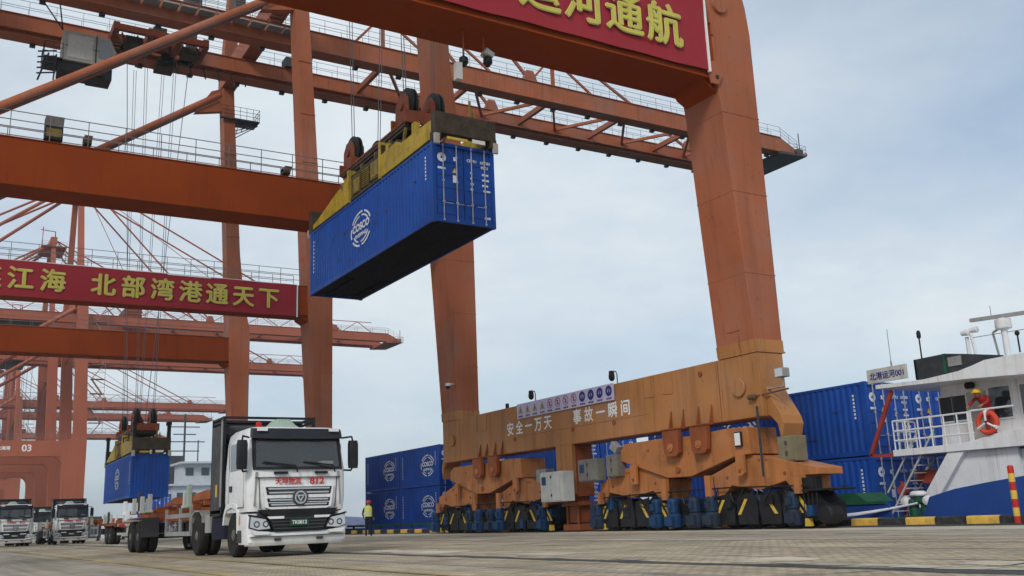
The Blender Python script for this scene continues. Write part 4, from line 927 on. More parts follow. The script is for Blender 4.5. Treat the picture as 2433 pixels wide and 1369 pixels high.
for dx in (-.62, -.52, .52, .62):
    for dy in (-2.7, 2.6): m.tube((dx*1.9,dy*.92,-.3), (dx,dy,15.85-37.4), .018, 4, cap=False)
obj('hoist_rope', m, C['wire'], tr1)

# ------------------------------------------------------------------ tractor truck and skeletal trailer
def rr(x0, x1, y0, y1, r, z, n=4, bow=0.0):
    pts = []; cx_ = (x0+x1)/2; hw = (x1-x0)/2
    for (cx, cy, a) in ((x1-r,y0+r,-90),(x1-r,y1-r,0),(x0+r,y1-r,90),(x0+r,y0+r,180)):
        for i in range(n+1):
            t = R(a+90*i/n); x = cx+r*math.cos(t); y = cy+r*math.sin(t)
            if y < (y0+y1)/2: y += bow*((x-cx_)/hw)**2
            pts.append((x, y, z))
    return pts
def torus(mb, c, R0, r, a0=0, a1=360, n=28, k=8):
    loops = []
    for i in range(n+1):
        a = R(a0+(a1-a0)*i/n); loops.append([(c[0]+r*math.sin(2*math.pi*j/k), c[1]+(R0+r*math.cos(2*math.pi*j/k))*math.cos(a), c[2]+(R0+r*math.cos(2*math.pi*j/k))*math.sin(a)) for j in range(k)])
    mb.loft(loops, cap=abs(a1-a0) < 359)
def tyre_mb(c, w=.30, r=.52):
    return MB().lathe([(r-.22,-w/2+.02),(r-.06,-w/2),(r-.015,-w/2+.03),(r,-w/2+.07),(r,w/2-.07),(r-.015,w/2-.03),(r-.06,w/2),(r-.22,w/2-.02)], c, 'x', 28)
def wheel(parent, x, y, side, w=.30, r=.52):
    o = obj('wheel', tyre_mb((x,y,r), w, r), C['tyre'], parent, smooth=True)
    s = side
    m = MB().lathe([(.31,s*(w/2-.03)),(.29,s*(w/2-.05)),(.27,s*(w/2-.10)),(.16,s*(w/2-.12)),(.13,s*(w/2-.02)),(.10,s*(w/2)),(.02,s*(w/2+.005))], (x,y,r), 'x', 24)
    obj('rim', m, C['rim'], o, smooth=True)
    n = MB()
    for k in range(10):
        a = 2*math.pi*k/10; n.lathe([(.022,s*(w/2-.10)),(.022,s*(w/2-.07))], (x,y+.20*math.cos(a),r+.20*math.sin(a)), 'x', 6)
    obj('wheel_nuts', n, C['grey'], o)
def build_truck(label, loc):
    t = thing('tractor_truck', label, 'truck', loc, 0, 'white tractor trucks')
    cab = MB().loft([rr(-1.22,1.22,.05,2.15,.16,1.03,bow=.05), rr(-1.25,1.25,.0,2.15,.18,1.30,bow=.06), rr(-1.25,1.25,.0,2.15,.18,1.60,bow=.06), rr(-1.25,1.25,.015,2.15,.18,1.98,bow=.06), rr(-1.20,1.20,.17,2.15,.18,2.68,bow=.06), rr(-1.16,1.16,.24,2.13,.20,2.88,bow=.05), rr(-1.06,1.06,.36,2.05,.22,2.98,bow=.03)])
    cab.f = [f for f in cab.f if f != (3*20+19, 3*20+0, 4*20+0, 4*20+19)]      # windscreen opening
    cb = obj('cab', cab, C['white'], t, smooth=True)
    il = MB(); q = .06
    il.add([(-1.12,.22,1.9),(1.12,.22,1.9),(1.12,1.95,1.9),(-1.12,1.95,1.9),(-1.10,.26,2.72),(1.10,.26,2.72),(1.10,1.95,2.72),(-1.10,1.95,2.72)], [(0,1,2,3),(7,6,5,4),(2,6,7,3),(0,3,7,4),(1,5,6,2)]); obj('cab_interior', il, C['liner'], cb)
    obj('dashboard', MB().prism('x', [(.10,1.92),(.10,2.06),(.35,2.12),(.55,2.05),(.55,1.92)], -1.05, 1.05), C['liner'], cb)
    for x in (-.55,.55): obj('seat', MB().loft([rr(x-.26,x+.26,1.15,1.35,.08,1.95,3), rr(x-.25,x+.25,1.18,1.36,.08,2.40,3), rr(x-.14,x+.14,1.20,1.34,.06,2.44,3), rr(x-.13,x+.13,1.20,1.34,.06,2.60,3)]), C['seat'], cb, smooth=True)
    sw = MB(); torus(sw, (0,0,0), .21, .018); sw.v = [(.55+p[1], .62+p[2]*.45, 2.12+p[2]*.85) for p in sw.v]; obj('steering_wheel', sw, C['black'], cb, smooth=True)
    obj('sun_strip', MB().box(-1.0,1.0,.185,.20,2.55,2.66), C['liner'], cb); obj('desk_items', MB().box(.62,.95,.16,.34,2.10,2.17), C['tape'], cb)
    def front(z): return .015+(z-1.98)*.2214 if z > 1.98 else 0.0
    def curved(x0, x1, z0, z1, off, n=10, xt=None):
        xt = xt or (x0, x1); vs = []; 
        for z, (a, b) in ((z0,(x0,x1)), (z1,xt)):
            for i in range(n+1):
                x = a+(b-a)*i/n; vs.append((x, front(z)+.06*(x/1.23)**2-off, z))
        return MB().add(vs, [(i,i+1,n+2+i,n+1+i) for i in range(n)])
    for (a_, b_, c_, d_) in ((-1.14,1.14,1.965,2.035), (-1.14,1.14,2.655,2.70), (-1.14,-1.03,2.03,2.66), (1.03,1.14,2.03,2.66)): obj('windscreen_surround', curved(a_,b_,c_,d_,.008), C['black'], cb, smooth=True)
    obj('windscreen', curved(-1.06,1.06,2.03,2.66,.012,xt=(-1.03,1.03)), C['screen'], cb, smooth=True)
    v = MB().loft([[(x, .17+.05*(x/1.2)**2+dy, z) for x, dy, z in ((-1.17,-.12,2.69),(-.6,-.14,2.67),(.6,-.14,2.67),(1.17,-.12,2.69))][::1]+[(1.17,.25,2.72),(-1.17,.25,2.72)], [(x, .17+.05*(x/1.2)**2+dy, z) for x, dy, z in ((-1.15,-.05,2.92),(-.6,-.07,2.93),(.6,-.07,2.93),(1.15,-.05,2.92))]+[(1.15,.30,2.95),(-1.15,.30,2.95)]])
    vo = obj('sun_visor', v, C['visor'], cb, bevel=.02)
    m = MB()
    for x in (-.92, .92): m.box(x-.13,x+.13,.045,.075,2.86,2.92)
    obj('marker_lamp', m, C['lampwhite'], vo)
    # sides: windows, door lines, handles
    for s in (-1, 1):
        x = s*1.243
        w = MB().add([(x-s*.002,.50,2.02),(x-s*.002,1.55,2.02),(s*1.213,1.52,2.62),(s*1.213,.66,2.62)], [(0,1,2,3) if s > 0 else (3,2,1,0)])
        w.add([(x-s*.03,.50,2.02),(x-s*.03,1.55,2.02),(s*1.19,1.52,2.62),(s*1.19,.66,2.62)], [(0,1,2,3) if s < 0 else (3,2,1,0)])
        for p in range(0): pass
        w2 = MB().prism('x', [(.48,2.0),(1.58,2.0),(1.55,2.64),(.66,2.64)], s*1.20, s*1.252); obj('side_window', w2, C['glass'], cb)
        d = MB(); d.box(min(x,x+s*.01),max(x,x+s*.01),.40,.415,1.15,2.6); d.box(min(x,x+s*.01),max(x,x+s*.01),1.68,1.695,1.15,2.7); d.box(min(x,x+s*.012),max(x,x+s*.012),.40,1.69,1.13,1.145)
        do = obj('door_gap', d, C['dark'], cb); d = MB().box(min(x,x+s*.03),max(x,x+s*.03),1.38,1.58,1.52,1.66); obj('door_handle', d, C['black'], do)
        # mirrors on black arms
        a = MB(); a.pipe([(s*1.2,.22,2.72),(s*1.40,.05,2.74),(s*1.42,.03,2.62)], .022, 6); a.pipe([(s*1.24,.25,1.95),(s*1.38,.06,1.93),(s*1.42,.03,2.02)], .022, 6); ao = obj('mirror_arm', a, C['black'], cb)
        obj('mirror', MB().loft([rr(s*1.42-.115,s*1.42+.115,-.06,.10,.05,1.98,2), rr(s*1.42-.125,s*1.42+.125,-.07,.11,.05,2.1,2), rr(s*1.42-.125,s*1.42+.125,-.07,.11,.05,2.55,2), rr(s*1.42-.11,s*1.42+.11,-.05,.10,.05,2.64,2)]), C['black'], ao, smooth=True)
        # corner fairing, wheel arch, steps
        f = MB().loft([rr(min(s*.98,s*1.25),max(s*.98,s*1.25),.03,.85,.10,.98,3), rr(min(s*.95,s*1.25),max(s*.95,s*1.25),.02,.90,.10,.62,3), rr(min(s*.95,s*1.24),max(s*.95,s*1.24),.05,.85,.10,.30,3)]); obj('bumper_corner', f, C['white'], cb, smooth=True)
        ar = MB(); pr = [(.85,.55),(.85,1.05),(1.0,1.22),(1.45,1.28),(1.9,1.22),(2.1,1.0),(2.18,.75),(2.06,.75),(2.0,.95),(1.85,1.10),(1.45,1.15),(1.05,1.10),(.93,.98),(.90,.55)]
        ar.prism('x', pr, s*1.0, s*1.26); obj('wheel_arch', ar, C['white'], cb, bevel=.01)
        obj('side_reflector', MB().box(min(s*1.25,s*1.256),max(s*1.25,s*1.256),.62,.72,.74,.95), C['amber'], cb); obj('step', MB().box(min(s*1.1,s*1.262),max(s*1.1,s*1.262),.50,.82,.34,.62), C['dark'], cb, bevel=.01)
    # lower front: bumper, grille, headlamps
    b = MB().loft([rr(-1.20,1.20,.0,.5,.12,.26,4,.07), rr(-1.24,1.24,-.06,.5,.12,.34,4,.07), rr(-1.24,1.24,-.06,.5,.12,.50,4,.07), rr(-1.22,1.22,.0,.5,.10,.56,4,.07)]); bo = obj('bumper', b, C['white'], t, smooth=True)
    obj('front_panel', MB().box(-1.0,1.0,.10,.5,.55,1.05), C['dark'], t)
    obj('lower_intake', MB().prism('y', [(-.78,.95),(.78,.95),(.62,.58),(-.62,.58)], -.03, .1), C['black'], t)
    m = MB()
    for k in range(4): m.box(-.70+.03*k,.70-.03*k,-.045,-.03,.62+.075*(3-k),.645+.075*(3-k))
    obj('intake_bars', m, C['dark'], t)
    obj('lower_lip', MB().prism('y', [(-1.0,1.06),(1.0,1.06),(.88,.955),(-.88,.955)], -.02, .12), C['black'], t)
    for s in (-1, 1):
        P_ = [(s*1.20,.93),(s*.80,.86),(s*.68,.62),(s*1.0,.60),(s*1.22,.66)]
        h = obj('headlamp', MB().prism('y', P_, .0, .12), C['dark'], t, bevel=.01)
        obj('lens', MB().prism('y', [(s*1.18,.91),(s*.82,.845),(s*.71,.64),(s*1.0,.62),(s*1.20,.68)], -.025, .0), C['lens'], h)
        l = MB()
        for q in (.82, 1.04): l.disc((s*q,-.027,.74), .075, 'y', 16, .045)
        obj('projector', l, C['dark'], h)
        obj('fog_lamp_strip', MB().prism('y', [(s*1.18,.60),(s*.72,.565),(s*.76,.50),(s*1.10,.50)], -.075, -.02), C['lampwhite'], t, bevel=.008)
        obj('trim_bar', MB().prism('y', [(s*.80,.905),(s*.38,.905),(s*.38,.85),(s*.74,.85)], -.055, -.03), C['white'], t)
    gp = obj('grille', MB().prism('y', [(-.90,1.60),(.90,1.60),(.83,1.10),(.70,1.06),(-.70,1.06),(-.83,1.10)], -.018, .1), C['white'], t, bevel=.012)
    for k, (zt, w) in enumerate(((1.565,.84), (1.475,.82), (1.31,.80), (1.205,.77))):
        obj('slat_recess', MB().prism('y', [(-w,zt),(w,zt),(w-.02,zt-.085),(-w+.02,zt-.085)], -.024, -.018), C['black'], gp)
        obj('slat', MB().prism('y', [(-w+.05,zt-.02),(w-.05,zt-.02),(w-.07,zt-.062),(-w+.07,zt-.062)], -.045, -.02), C['chrome'], gp, bevel=.006)
    e = obj('emblem_disc', MB().lathe([(.19,.0),(.195,-.03),(.15,-.045),(.02,-.045)], (0.02,-.03,1.32), 'y', 24), C['dark'], gp, smooth=True)
    m = MB(); m.disc((0.02,-.078,1.32), .15, 'y', 20, .115)
    for k in range(3):
        a = R(-90+k*120); b_ = R(-90+k*120+120); m.add([(.02+.115*math.cos(a),-.079,1.32+.115*math.sin(a)),(.02+.115*math.cos(b_),-.079,1.32+.115*math.sin(b_)),(.02+.05*math.cos(b_),-.079,1.32+.05*math.sin(b_)),(.02+.05*math.cos(a),-.079,1.32+.05*math.sin(a))], [(0,1,2,3)])
    obj('emblem', m, C['chrome'], e)
    obj('vent_slot', MB().box(-.62,-.28,-.012,.05,1.865,1.92), C['black'], cb); obj('vent_slot', MB().box(.42,.74,-.012,.05,1.865,1.92), C['black'], cb)
    obj('panel_gap', MB().box(-1.08,1.08,-.006,.06,1.785,1.795), C['dark'], cb)
    for s in (-1, 1):
        g_ = MB().prism('y', [(s*.985,1.80),(s*1.0,1.80),(s*.955,1.08),(s*.94,1.08)], .028, .06); obj('panel_gap', g_, C['dark'], cb); g_ = MB().prism('y', [(s*1.02,1.92),(s*1.07,1.92),(s*1.10,1.15),(s*1.07,1.15)], .032, .07); obj('corner_deflector', g_, C['grey'], cb)
        obj('lamp_bezel', MB().prism('y', [(s*1.23,.965),(s*.78,.885),(s*.78,.862),(s*1.23,.935)], -.03, .06), C['black'], t)
    obj('bumper_gap', MB().box(-1.20,1.20,-.066,.0,.455,.468), C['dark'], bo); obj('tow_cover', MB().box(-.60,-.45,-.068,.0,.36,.42), C['dark'], bo); obj('tow_cover', MB().box(.45,.60,-.068,.0,.36,.42), C['dark'], bo)
    m = MB()
    for x0, x1 in ((-.9,-.05), (.12,.92)): m.pipe([(x1,-.03,1.90),(x1-.06,-.05,2.05),(x0,.02,2.14)], .02, 5)
    obj('wiper', m, C['black'], cb)
    m = MB(); m.text('天坤物流', (-.28,-.03,1.70), (1,0,0), .15, bold=.006); m.text('812', (.45,-.03,1.70), (1,0,0), .15, bold=.010, sx=1.15); obj('door_lettering', m, C['redtext'], cb).name = 'front_lettering'
    p = obj('number_plate', MB().box(-.24,.22,-.09,-.06,.685,.835), C['deckgreen'], t); obj('plate_text', MB().text('TK0812', (-.01,-.093,.76), (1,0,0), .08, bold=.003), C['letter'], p)
    # roof kit
    ac = obj('roof_air_unit', MB().loft([rr(-.62,.22,.45,1.35,.12,2.97,3), rr(-.50,.10,.52,1.25,.10,3.06,3), rr(-.36,-.02,.62,1.1,.06,3.20,3)]), C['palegreen'], t, smooth=True)
    m = MB(); 
    for k in range(4): m.box(-.33+k*.08,-.29+k*.08,.60,.64,3.06,3.18)
    obj('vent_ribs', m, C['dark'], ac)
    be = obj('beacon', MB().lathe([(.075,0),(.075,.10),(.05,.13),(.01,.14)], (-.86,.55,2.98), 'z', 12), C['redlens'], t, smooth=True); obj('beacon_base', MB().box(-.98,-.74,.45,.65,2.92,2.98), C['lampwhite'], be)
    # tall gas-cylinder rack behind the cab
    m = MB()
    for x in (-1.24, 1.20):
        for yy in (2.28, 3.30): m.box(x-.04,x+.04,yy-.04,yy+.04,1.0,3.42)
    for z in (1.02, 3.40, 3.30):
        for yy in (2.28, 3.30): m.box(-1.28,1.24,yy-.03,yy+.03,z-.03,z+.03)
        for x in (-1.24, 1.20): m.box(x-.03,x+.03,2.28,3.30,z-.028,z+.028)
    rk = obj('tank_rack', m, C['black'], t)
    for k, z in enumerate((1.35,1.9,2.45,3.0)): obj('gas_cylinder', MB().lathe([(.05,-1.12),(.22,-1.0),(.25,-.85),(.25,.85),(.22,1.0),(.05,1.12)], (-.02,2.78,z), 'x', 18), C['dark'], rk, smooth=True)
    obj('rack_panel', MB().box(-1.295,-1.27,2.36,3.22,1.12,3.22), C['dark'], rk, bevel=.01); obj('rack_edge', MB().box(-1.302,-1.28,2.26,2.36,1.2,3.3), C['grey'], rk); obj('rack_label', MB().box(-1.301,-1.296,2.62,2.78,1.45,1.75), C['wyellow'], rk)
    obj('rack_back', MB().box(-1.2,1.16,3.34,3.38,1.05,3.38), C['black'], rk)
    # chassis
    m = MB()
    for x in (-.42,.42): m.box(x-.05,x+.05,.5,6.1,.72,1.0)
    for yy in (.7,2.2,3.8,5.6): m.box(-.4,.4,yy-.06,yy+.06,.76,.94)
    m.box(-1.05,-.5,2.35,3.9,.45,.98); m.box(.5,1.05,2.35,3.9,.45,.98); m.lathe([(.09,-1.0),(.09,1.0)], (0,1.45,.52), 'x', 10); m.lathe([(.11,-1.0),(.11,1.0)], (0,4.9,.52), 'x', 10); m.lathe([(.12,-.2),(.26,-.15),(.26,.15),(.12,.2)], (0,4.9,.52), 'y', 14); m.box(-.55,.55,.55,1.1,.35,.7)
    obj('chassis', m, C['black'], t)
    obj('side_locker', MB().box(-1.22,-.95,3.55,4.05,.58,1.05), C['grey'], t, bevel=.02); obj('fuel_tank', MB().loft([rr(-1.20,-.55,2.35,3.45,.1,.42,3), rr(-1.22,-.55,2.33,3.47,.1,.7,3), rr(-1.20,-.55,2.35,3.45,.1,.98,3)]), C['navy'], t, smooth=True)
    for s in (-1, 1):
        wheel(t, s*1.04, 1.45, s); wheel(t, s*1.10, 4.9, s, .28); wheel(t, s*.78, 4.9, s, .28)
        m = MB().prism('x', [(4.25,.85),(4.3,1.05),(4.6,1.18),(5.2,1.18),(5.5,1.05),(5.55,.85),(5.50,.85),(5.45,1.02),(5.18,1.14),(4.62,1.14),(4.35,1.02),(4.30,.85)], s*.64, s*1.24); obj('mudguard', m, C['grey'], t)
    m = MB().lathe([(.45,0),(.5,.05),(.5,.10),(.4,.14)], (0,4.8,1.02), 'z', 18); obj('fifth_wheel', m, C['black'], t)
    return t
def build_trailer(label, loc):
    t = thing('container_trailer', label, 'trailer', loc, 0, 'orange skeletal container trailers')
    for x in (-.5,.5):
        m = MB().prism('x', [(0,1.20),(0,1.42),(12.6,1.42),(12.6,1.05),(9,.98),(4.2,.98),(3.4,1.18)], x-.06, x+.06); m.box(x-.11,x+.11,0,12.6,1.40,1.44); m.box(x-.11,x+.11,4.2,12.6,.97,1.0); obj('main_beam', m, C['orange'], t)
    for k in range(9):
        y = .25+k*1.5; m = MB().box(-1.2,1.2,y-.06,y+.06,1.30,1.42) if k in (0,4,8) else MB().box(-.9,.9,y-.05,y+.05,1.28,1.40); obj('cross_member', m, C['orange'], t)
    for k in range(4):
        y = .9+k*3.1; m = MB().beam((-.45,y,1.36),(.45,y+1.4,1.36),.10,.08); m.beam((.45,y,1.36),(-.45,y+1.4,1.36),.10,.08); obj('cross_brace', m, C['orange'], t)
    for k, (y, h, mt) in enumerate(((2.1,.50,'palegreen'),(2.55,.30,'lgrey'),(7.6,.45,'lgrey'),(7.95,.32,'palegreen'),(8.9,.42,'lgrey'),(9.3,.55,'dark'),(10.3,.40,'lgrey'),(12.1,.36,'white'))):
        for s in (-1, 1):
            m = MB().box(s*1.16-.06,s*1.16+.06,y-.09,y+.09,1.34,1.42+h); m.box(s*1.16-.09,s*1.16+.09,y-.12,y+.12,1.28,1.36); obj('guide_post', m, C[mt], t, bevel=.015)
    obj('front_bolster', MB().prism('x', [(.0,1.44),(.0,1.68),(.35,1.70),(1.7,1.64),(1.9,1.44)], -1.12, 1.12), C['orange'], t, bevel=.02)
    m = MB().box(-.9,.9,3.2,3.8,1.44,1.62); m.prism('x', [(4.6,1.44),(4.9,1.66),(6.2,1.50),(6.4,1.44)], -.95, -.75); m.prism('x', [(5.6,1.44),(6.9,1.62),(7.4,1.44)], .4, .7); obj('slewing_bracket', m, C['orange'], t)
    for s in (-1, 1):
        m = MB()
        for z in (.58, 1.08): m.box(s*1.14-.03,s*1.14+.03,1.85,5.1,z-.06,z+.06)
        for y in (1.9,3.2,5.05): m.box(s*1.14-.03,s*1.14+.03,y-.06,y+.06,.58,1.3)
        obj('side_guard', m, C['grey'], t)
        m = MB().box(s*.8-.07,s*.8+.07,2.9,3.05,.3,1.2); m.box(s*.8-.13,s*.8+.13,2.85,3.1,.22,.3); obj('landing_leg', m, C['dark'], t)
        for y in (9.1, 10.42):
            wheel(t, s*1.10, y, s, .28); wheel(t, s*.78, y, s, .28)
        m = MB().box(s*.95-.28,s*.95+.28,8.45,8.5,.5,1.1); m.box(s*.95-.3,s*.95+.3,8.5,11.1,1.1,1.13); obj('mudguard', m, C['dark'], t)
    m = MB()
    for y in (9.1, 10.42): m.lathe([(.08,-1.0),(.08,1.0)], (0,y,.52), 'x', 8); m.box(-.6,-.45,y-.5,y+.5,.62,.95); m.box(.45,.6,y-.5,y+.5,.62,.95)
    m.box(-.5,.5,2.0,3.0,.6,1.0); obj('axle', m, C['black'], t)
    m = MB().box(-1.15,1.15,12.6,12.68,.55,.68); m.box(-1.15,1.15,12.6,12.66,1.05,1.2); m.box(-.6,-.5,12.4,12.6,.6,1.1); m.box(.5,.6,12.4,12.6,.6,1.1); rb = obj('rear_bumper', m, C['lgrey'], t)
    m = MB().box(-1.1,-.75,12.67,12.7,1.07,1.18); m.box(.75,1.1,12.67,12.7,1.07,1.18); obj('tail_lamp', m, C['redlens'], rb)
    obj('tool_panel', MB().box(-1.18,-1.14,11.2,12.2,1.1,1.45), C['white'], t)
    return t
TX = 7.56
truck = build_truck('white tractor truck with red lettering and 812 on its grille panel', (TX, 22.4, 0)); truck.scale = (.95, 1, 1)
trail = build_trailer('empty orange skeletal trailer behind the white 812 truck', (TX, 26.2, 0))
for loc, lab, rz in (((5.95,80,0),'white tractor truck at the far left edge of the quay', R(1.5)), ((9.95,82,0),'white tractor truck in the distance, right one of the far row', R(-1)), ((10.2,104,0),'white tractor truck half hidden between the two other far trucks', 0)):
    f = copy_tree(truck); retag(f, loc, lab, rz=rz)
    f2 = copy_tree(trail); retag(f2, (loc[0], loc[1]+3.8, 0), 'trailer behind the '+lab, rz=rz)
f2 = copy_tree(trail); retag(f2, (11.35, 76.0, 0), 'orange trailer waiting under the far hanging container, rear wheels in view', rz=math.pi)

# ------------------------------------------------------------------ the ship alongside
sh = thing('cargo_ship', 'blue-hulled container barge with white wheelhouse moored at the right', 'ship', (26.0, 30.0, -2.3))
def S(name, mb, mat, parent=None, **k):
    """ship parts are given in world metres and moved into the ship's frame"""
    mb.v = [(x-26.0, y-30.0, z+2.3) for x, y, z in mb.v]; return obj(name, mb, mat, parent or sh, **k)
def hull_sec(y, w0, top, x0=24.95):
    return [(x0+w0*.15,y,-3.2),(36.0-w0*.15,y,-3.2),(36.3-w0*.5,y,-1.5),(36.3-w0*.5,y,top),(x0+w0*.5,y,top),(x0+w0*.5,y,-1.5)]
hl = MB().loft([hull_sec(2,3.2,.55), hull_sec(5,.6,.25), hull_sec(10,0,.12), hull_sec(68,0,.12), hull_sec(74,1.5,.5), hull_sec(82,6.5,1.2), hull_sec(86,10.4,1.5)]); S('hull', hl, C['hull'])
# bulwark along the quay side: high aft, low amidships
S('bulwark', MB().prism('x', [(2,.1),(2,1.4),(12,1.34),(15.3,1.22),(16.6,1.08),(17.6,.95),(18.45,.76),(18.75,.16),(18.5,.1)], 25.05, 25.13), C['hull'])
S('low_bulwark', MB().prism('x', [(19.8,.1),(19.9,.62),(23.6,.62),(24.3,.34),(66,.34),(72,.85),(72,.1)], 25.05, 25.12), C['hull'])
m = MB().box(25.0,25.2,20.0,23.6,.62,.70); m.prism('x', [(20.9,.70),(22.6,.70),(22.2,.96),(21.3,.98)], 25.3, 26.6); S('deck_hatch', m, C['deckgreen'])
m = MB().box(25.0,25.18,44,64,.42,.55)
for k in range(9): m.box(25.02,25.12,44.5+k*2.3,44.6+k*2.3,.30,.44)
S('deck_rail', m, C['deckgreen'])
S('hatch_coaming', MB().box(27.9,33.3,22.5,69,-.5,.10), C['fardark'])
# wheelhouse block
BX = 26.5
S('lower_house', MB().box(27.7,33.4,6,18.3,.1,2.05), C['shipwhite'])
S('wheelhouse', MB().loft([[(27.55,6,2.28),(33.4,6,2.28),(33.4,19.55,2.28),(27.55,19.55,2.28)],[(27.55,6,4.2),(33.4,6,4.2),(33.4,19.35,4.2),(27.55,19.35,4.2)]]), C['shipwhite'])
sl = MB().prism('x', [(20.62,2.06),(20.62,2.26),(18.2,2.28),(17.7,2.34),(17.1,2.46),(16.2,2.55),(6,2.55),(6,2.05)], BX, 33.6); S('bridge_deck', sl, C['shipwhite'], bevel=.01)
rf = MB().prism('x', [(20.9,4.25),(20.9,4.38),(19.1,4.32),(17.9,4.40),(17.4,4.50),(17.0,4.60),(16,4.62),(6,4.62),(6,3.95),(15.9,4.02),(17.65,4.13)], BX-.1, 33.7); roof = S('wheelhouse_roof', rf, C['shipwhite'], bevel=.01)
# supports
S('slanted_support', MB().prism('x', [(18.72,2.05),(18.15,2.05),(19.50,.40),(20.02,.46)], BX+.05, BX+.35), C['shipwhite'], bevel=.01)
S('side_plating', MB().prism('x', [(18.4,2.05),(16.6,2.05),(16.6,.60),(18.4,.40),(19.6,.35)], 26.75, 26.85), C['shipwhite'])
S('side_locker', MB().box(26.9,27.2,16.0,16.8,1.15,2.0), C['shipwhite'], bevel=.02)
# windows and door on the wheelhouse side facing the quay
def win(y0, y1, z0, z1, x=27.55):
    f = MB().box(x-.035,x-.002,y0-.05,y1+.05,z0-.05,z1+.05); o = S('window', f, C['shipwhite']); S('pane', MB().box(x-.044,x-.036,y0,y1,z0,z1), C['glass2'], o)
for y0, y1 in ((19.0,19.42), (18.52,18.94)): win(y0, y1, 3.05, 3.80)
win(17.05,17.72,2.98,3.90); win(16.05,16.72,2.98,3.88); win(15.1,15.75,2.98,3.88)
d = MB().box(27.5,27.548,17.85,18.45,2.34,3.85); S('cabin_door', d, C['cabgrey'])
m = MB().box(27.54,27.549,15.0,16.9,1.2,1.9); S('galley_opening', m, C['glass2'])
m = MB(); m.lathe([(.10,.0),(.10,-.22),(.06,-.26)], (27.4,18.35,4.05), 'y', 10); S('horn_speaker', m, C['black'])
# railings on the bridge deck
m = MB(); x = BX+.06
for z in (2.55, 2.85, 3.17): m.tube((x,20.55,z),(x,17.75,z),.028,6); m.tube((x,20.55,z),(27.6,20.55,z),.028,6)
for k in range(7): m.tube((x,20.55-k*.46,2.26),(x,20.55-k*.46,3.17),.024,6)
for k in range(4): m.tube((x+.3*k+.2,20.55,2.26),(x+.3*k+.2,20.55,3.17),.024,6)
m.beam((x,17.85,2.3),(x,17.85,3.2),.10,.06,(0,1,0)); m.tube((x,17.8,3.2),(x,16.4,3.2),.03,6); S('deck_railing', m, C['shipwhite'])
m = MB()
for k in range(8): q = k/7; m.box(26.7,27.4,20.9-1.1*q-.11,20.9-1.1*q+.11,.35+.23*k,.38+.23*k)
for x in (26.68,27.42): m.tube((x,21.15,.2),(x,19.7,2.1),.035,6); m.tube((x,21.15,.95),(x,19.7,2.85),.03,6)
S('ladder', m, C['lgrey'])
m = MB(); m.beam((BX+.1,20.45,4.15),(BX+.1,21.55,2.15),.10,.12); m.beam((BX+.1,21.55,2.15),(BX+.1,20.6,2.10),.10,.10); m.beam((BX+.7,21.3,2.2),(BX+.7,20.6,2.1),.08,.08); S('red_stay', m, C['shipred'])
m = MB(); m.beam((27.5,20.2,.2),(27.5,19.3,2.0),.12,.10); m.box(27.2,27.7,19.6,20.4,1.2,1.6); m.tube((27.1,20.9,.2),(27.1,20.9,1.3),.06,8); m.lathe([(.16,-.1),(.2,0),(.16,.1)], (27.0,20.8,1.0), 'x', 12); S('deck_machinery', m, C['shipred'])
m = MB(); m.tube((27.15,17.9,1.35),(27.15,17.1,1.22),.03,6); m.lathe([(.16,-.06),(.18,0),(.16,.06)], (27.12,17.05,1.05), 'x', 14); S('hose_bracket', m, C['shipred'])
# roof top: name board, dark screens, radar, lamps, aerials
nb = S('name_board', MB().box(BX-.14,BX-.08,19.62,21.15,4.44,4.90), C['lgrey'], bevel=.01)
t_ = MB().text('北港运河001', (BX-.146,20.38,4.66), (0,-1,0), .24, bold=.008, sx=.95); S('name_lettering', t_, C['sgblue'], nb)
m = MB().prism('x', [(19.57,4.38),(19.57,5.02),(18.45,5.04),(17.8,4.93),(16.6,4.70),(16.6,4.62),(17.4,4.50),(18.2,4.38)], BX+.2, BX+.28); m.box(BX+.2,31,19.5,19.57,4.38,5.02); S('weather_screen', m, C['screenbox'])
m = MB().box(BX+.17,BX+.199,17.9,18.35,4.62,4.9); S('screen_window', m, C['grey']); m = MB().box(BX+.16,BX+.199,18.42,18.52,4.45,5.04); S('screen_post', m, C['deckgreen'])
m = MB(); m.tube((27.2,16.72,4.7),(27.2,16.72,5.55),.09,10); m.lathe([(.10,5.50),(.22,5.54),(.24,5.60),(.22,5.82),(.10,5.86)], (27.2,16.72,0), 'z', 14); S('radar_mast', m, C['shipwhite'], smooth=True)
m = MB(); m.beam((27.2,17.75,5.98),(27.2,15.65,5.86),.10,.11); m.tube((27.2,16.72,5.86),(27.2,16.72,5.95),.06,8); S('radar_scanner', m, C['grey'])
m = MB(); m.tube((27.3,17.05,4.7),(27.3,17.15,5.5),.035,6); m.tube((27.3,17.15,5.5),(27.3,16.9,5.6),.035,6); S('mast_stay', m, C['grey'])
m = MB(); m.tube((27.2,17.95,4.9),(27.2,17.95,5.5),.06,8); m.tube((27.2,17.72,4.9),(27.2,17.8,5.55),.05,8); m.lathe([(.07,-.16),(.10,-.14),(.08,.08),(.03,.12)], (27.1,17.95,5.62), 'y', 12); m.lathe([(.07,-.16),(.10,-.14),(.08,.08),(.03,.12)], (27.2,17.72,5.68), 'y', 12); S('searchlight', m, C['shipwhite'], smooth=True)
m = MB(); m.tube((26.9,19.4,5.0),(26.9,19.4,5.75),.025,6); m.lathe([(.05,5.7),(.07,5.75),(.07,5.88),(.04,5.95)], (26.9,19.4,0), 'z', 10); m.tube((27.1,16.28,4.75),(27.1,16.28,5.3),.025,6); m.lathe([(.04,5.25),(.07,5.29),(.07,5.35),(.03,5.39)], (27.1,16.28,0), 'z', 10); S('navigation_lamp', m, C['black'])
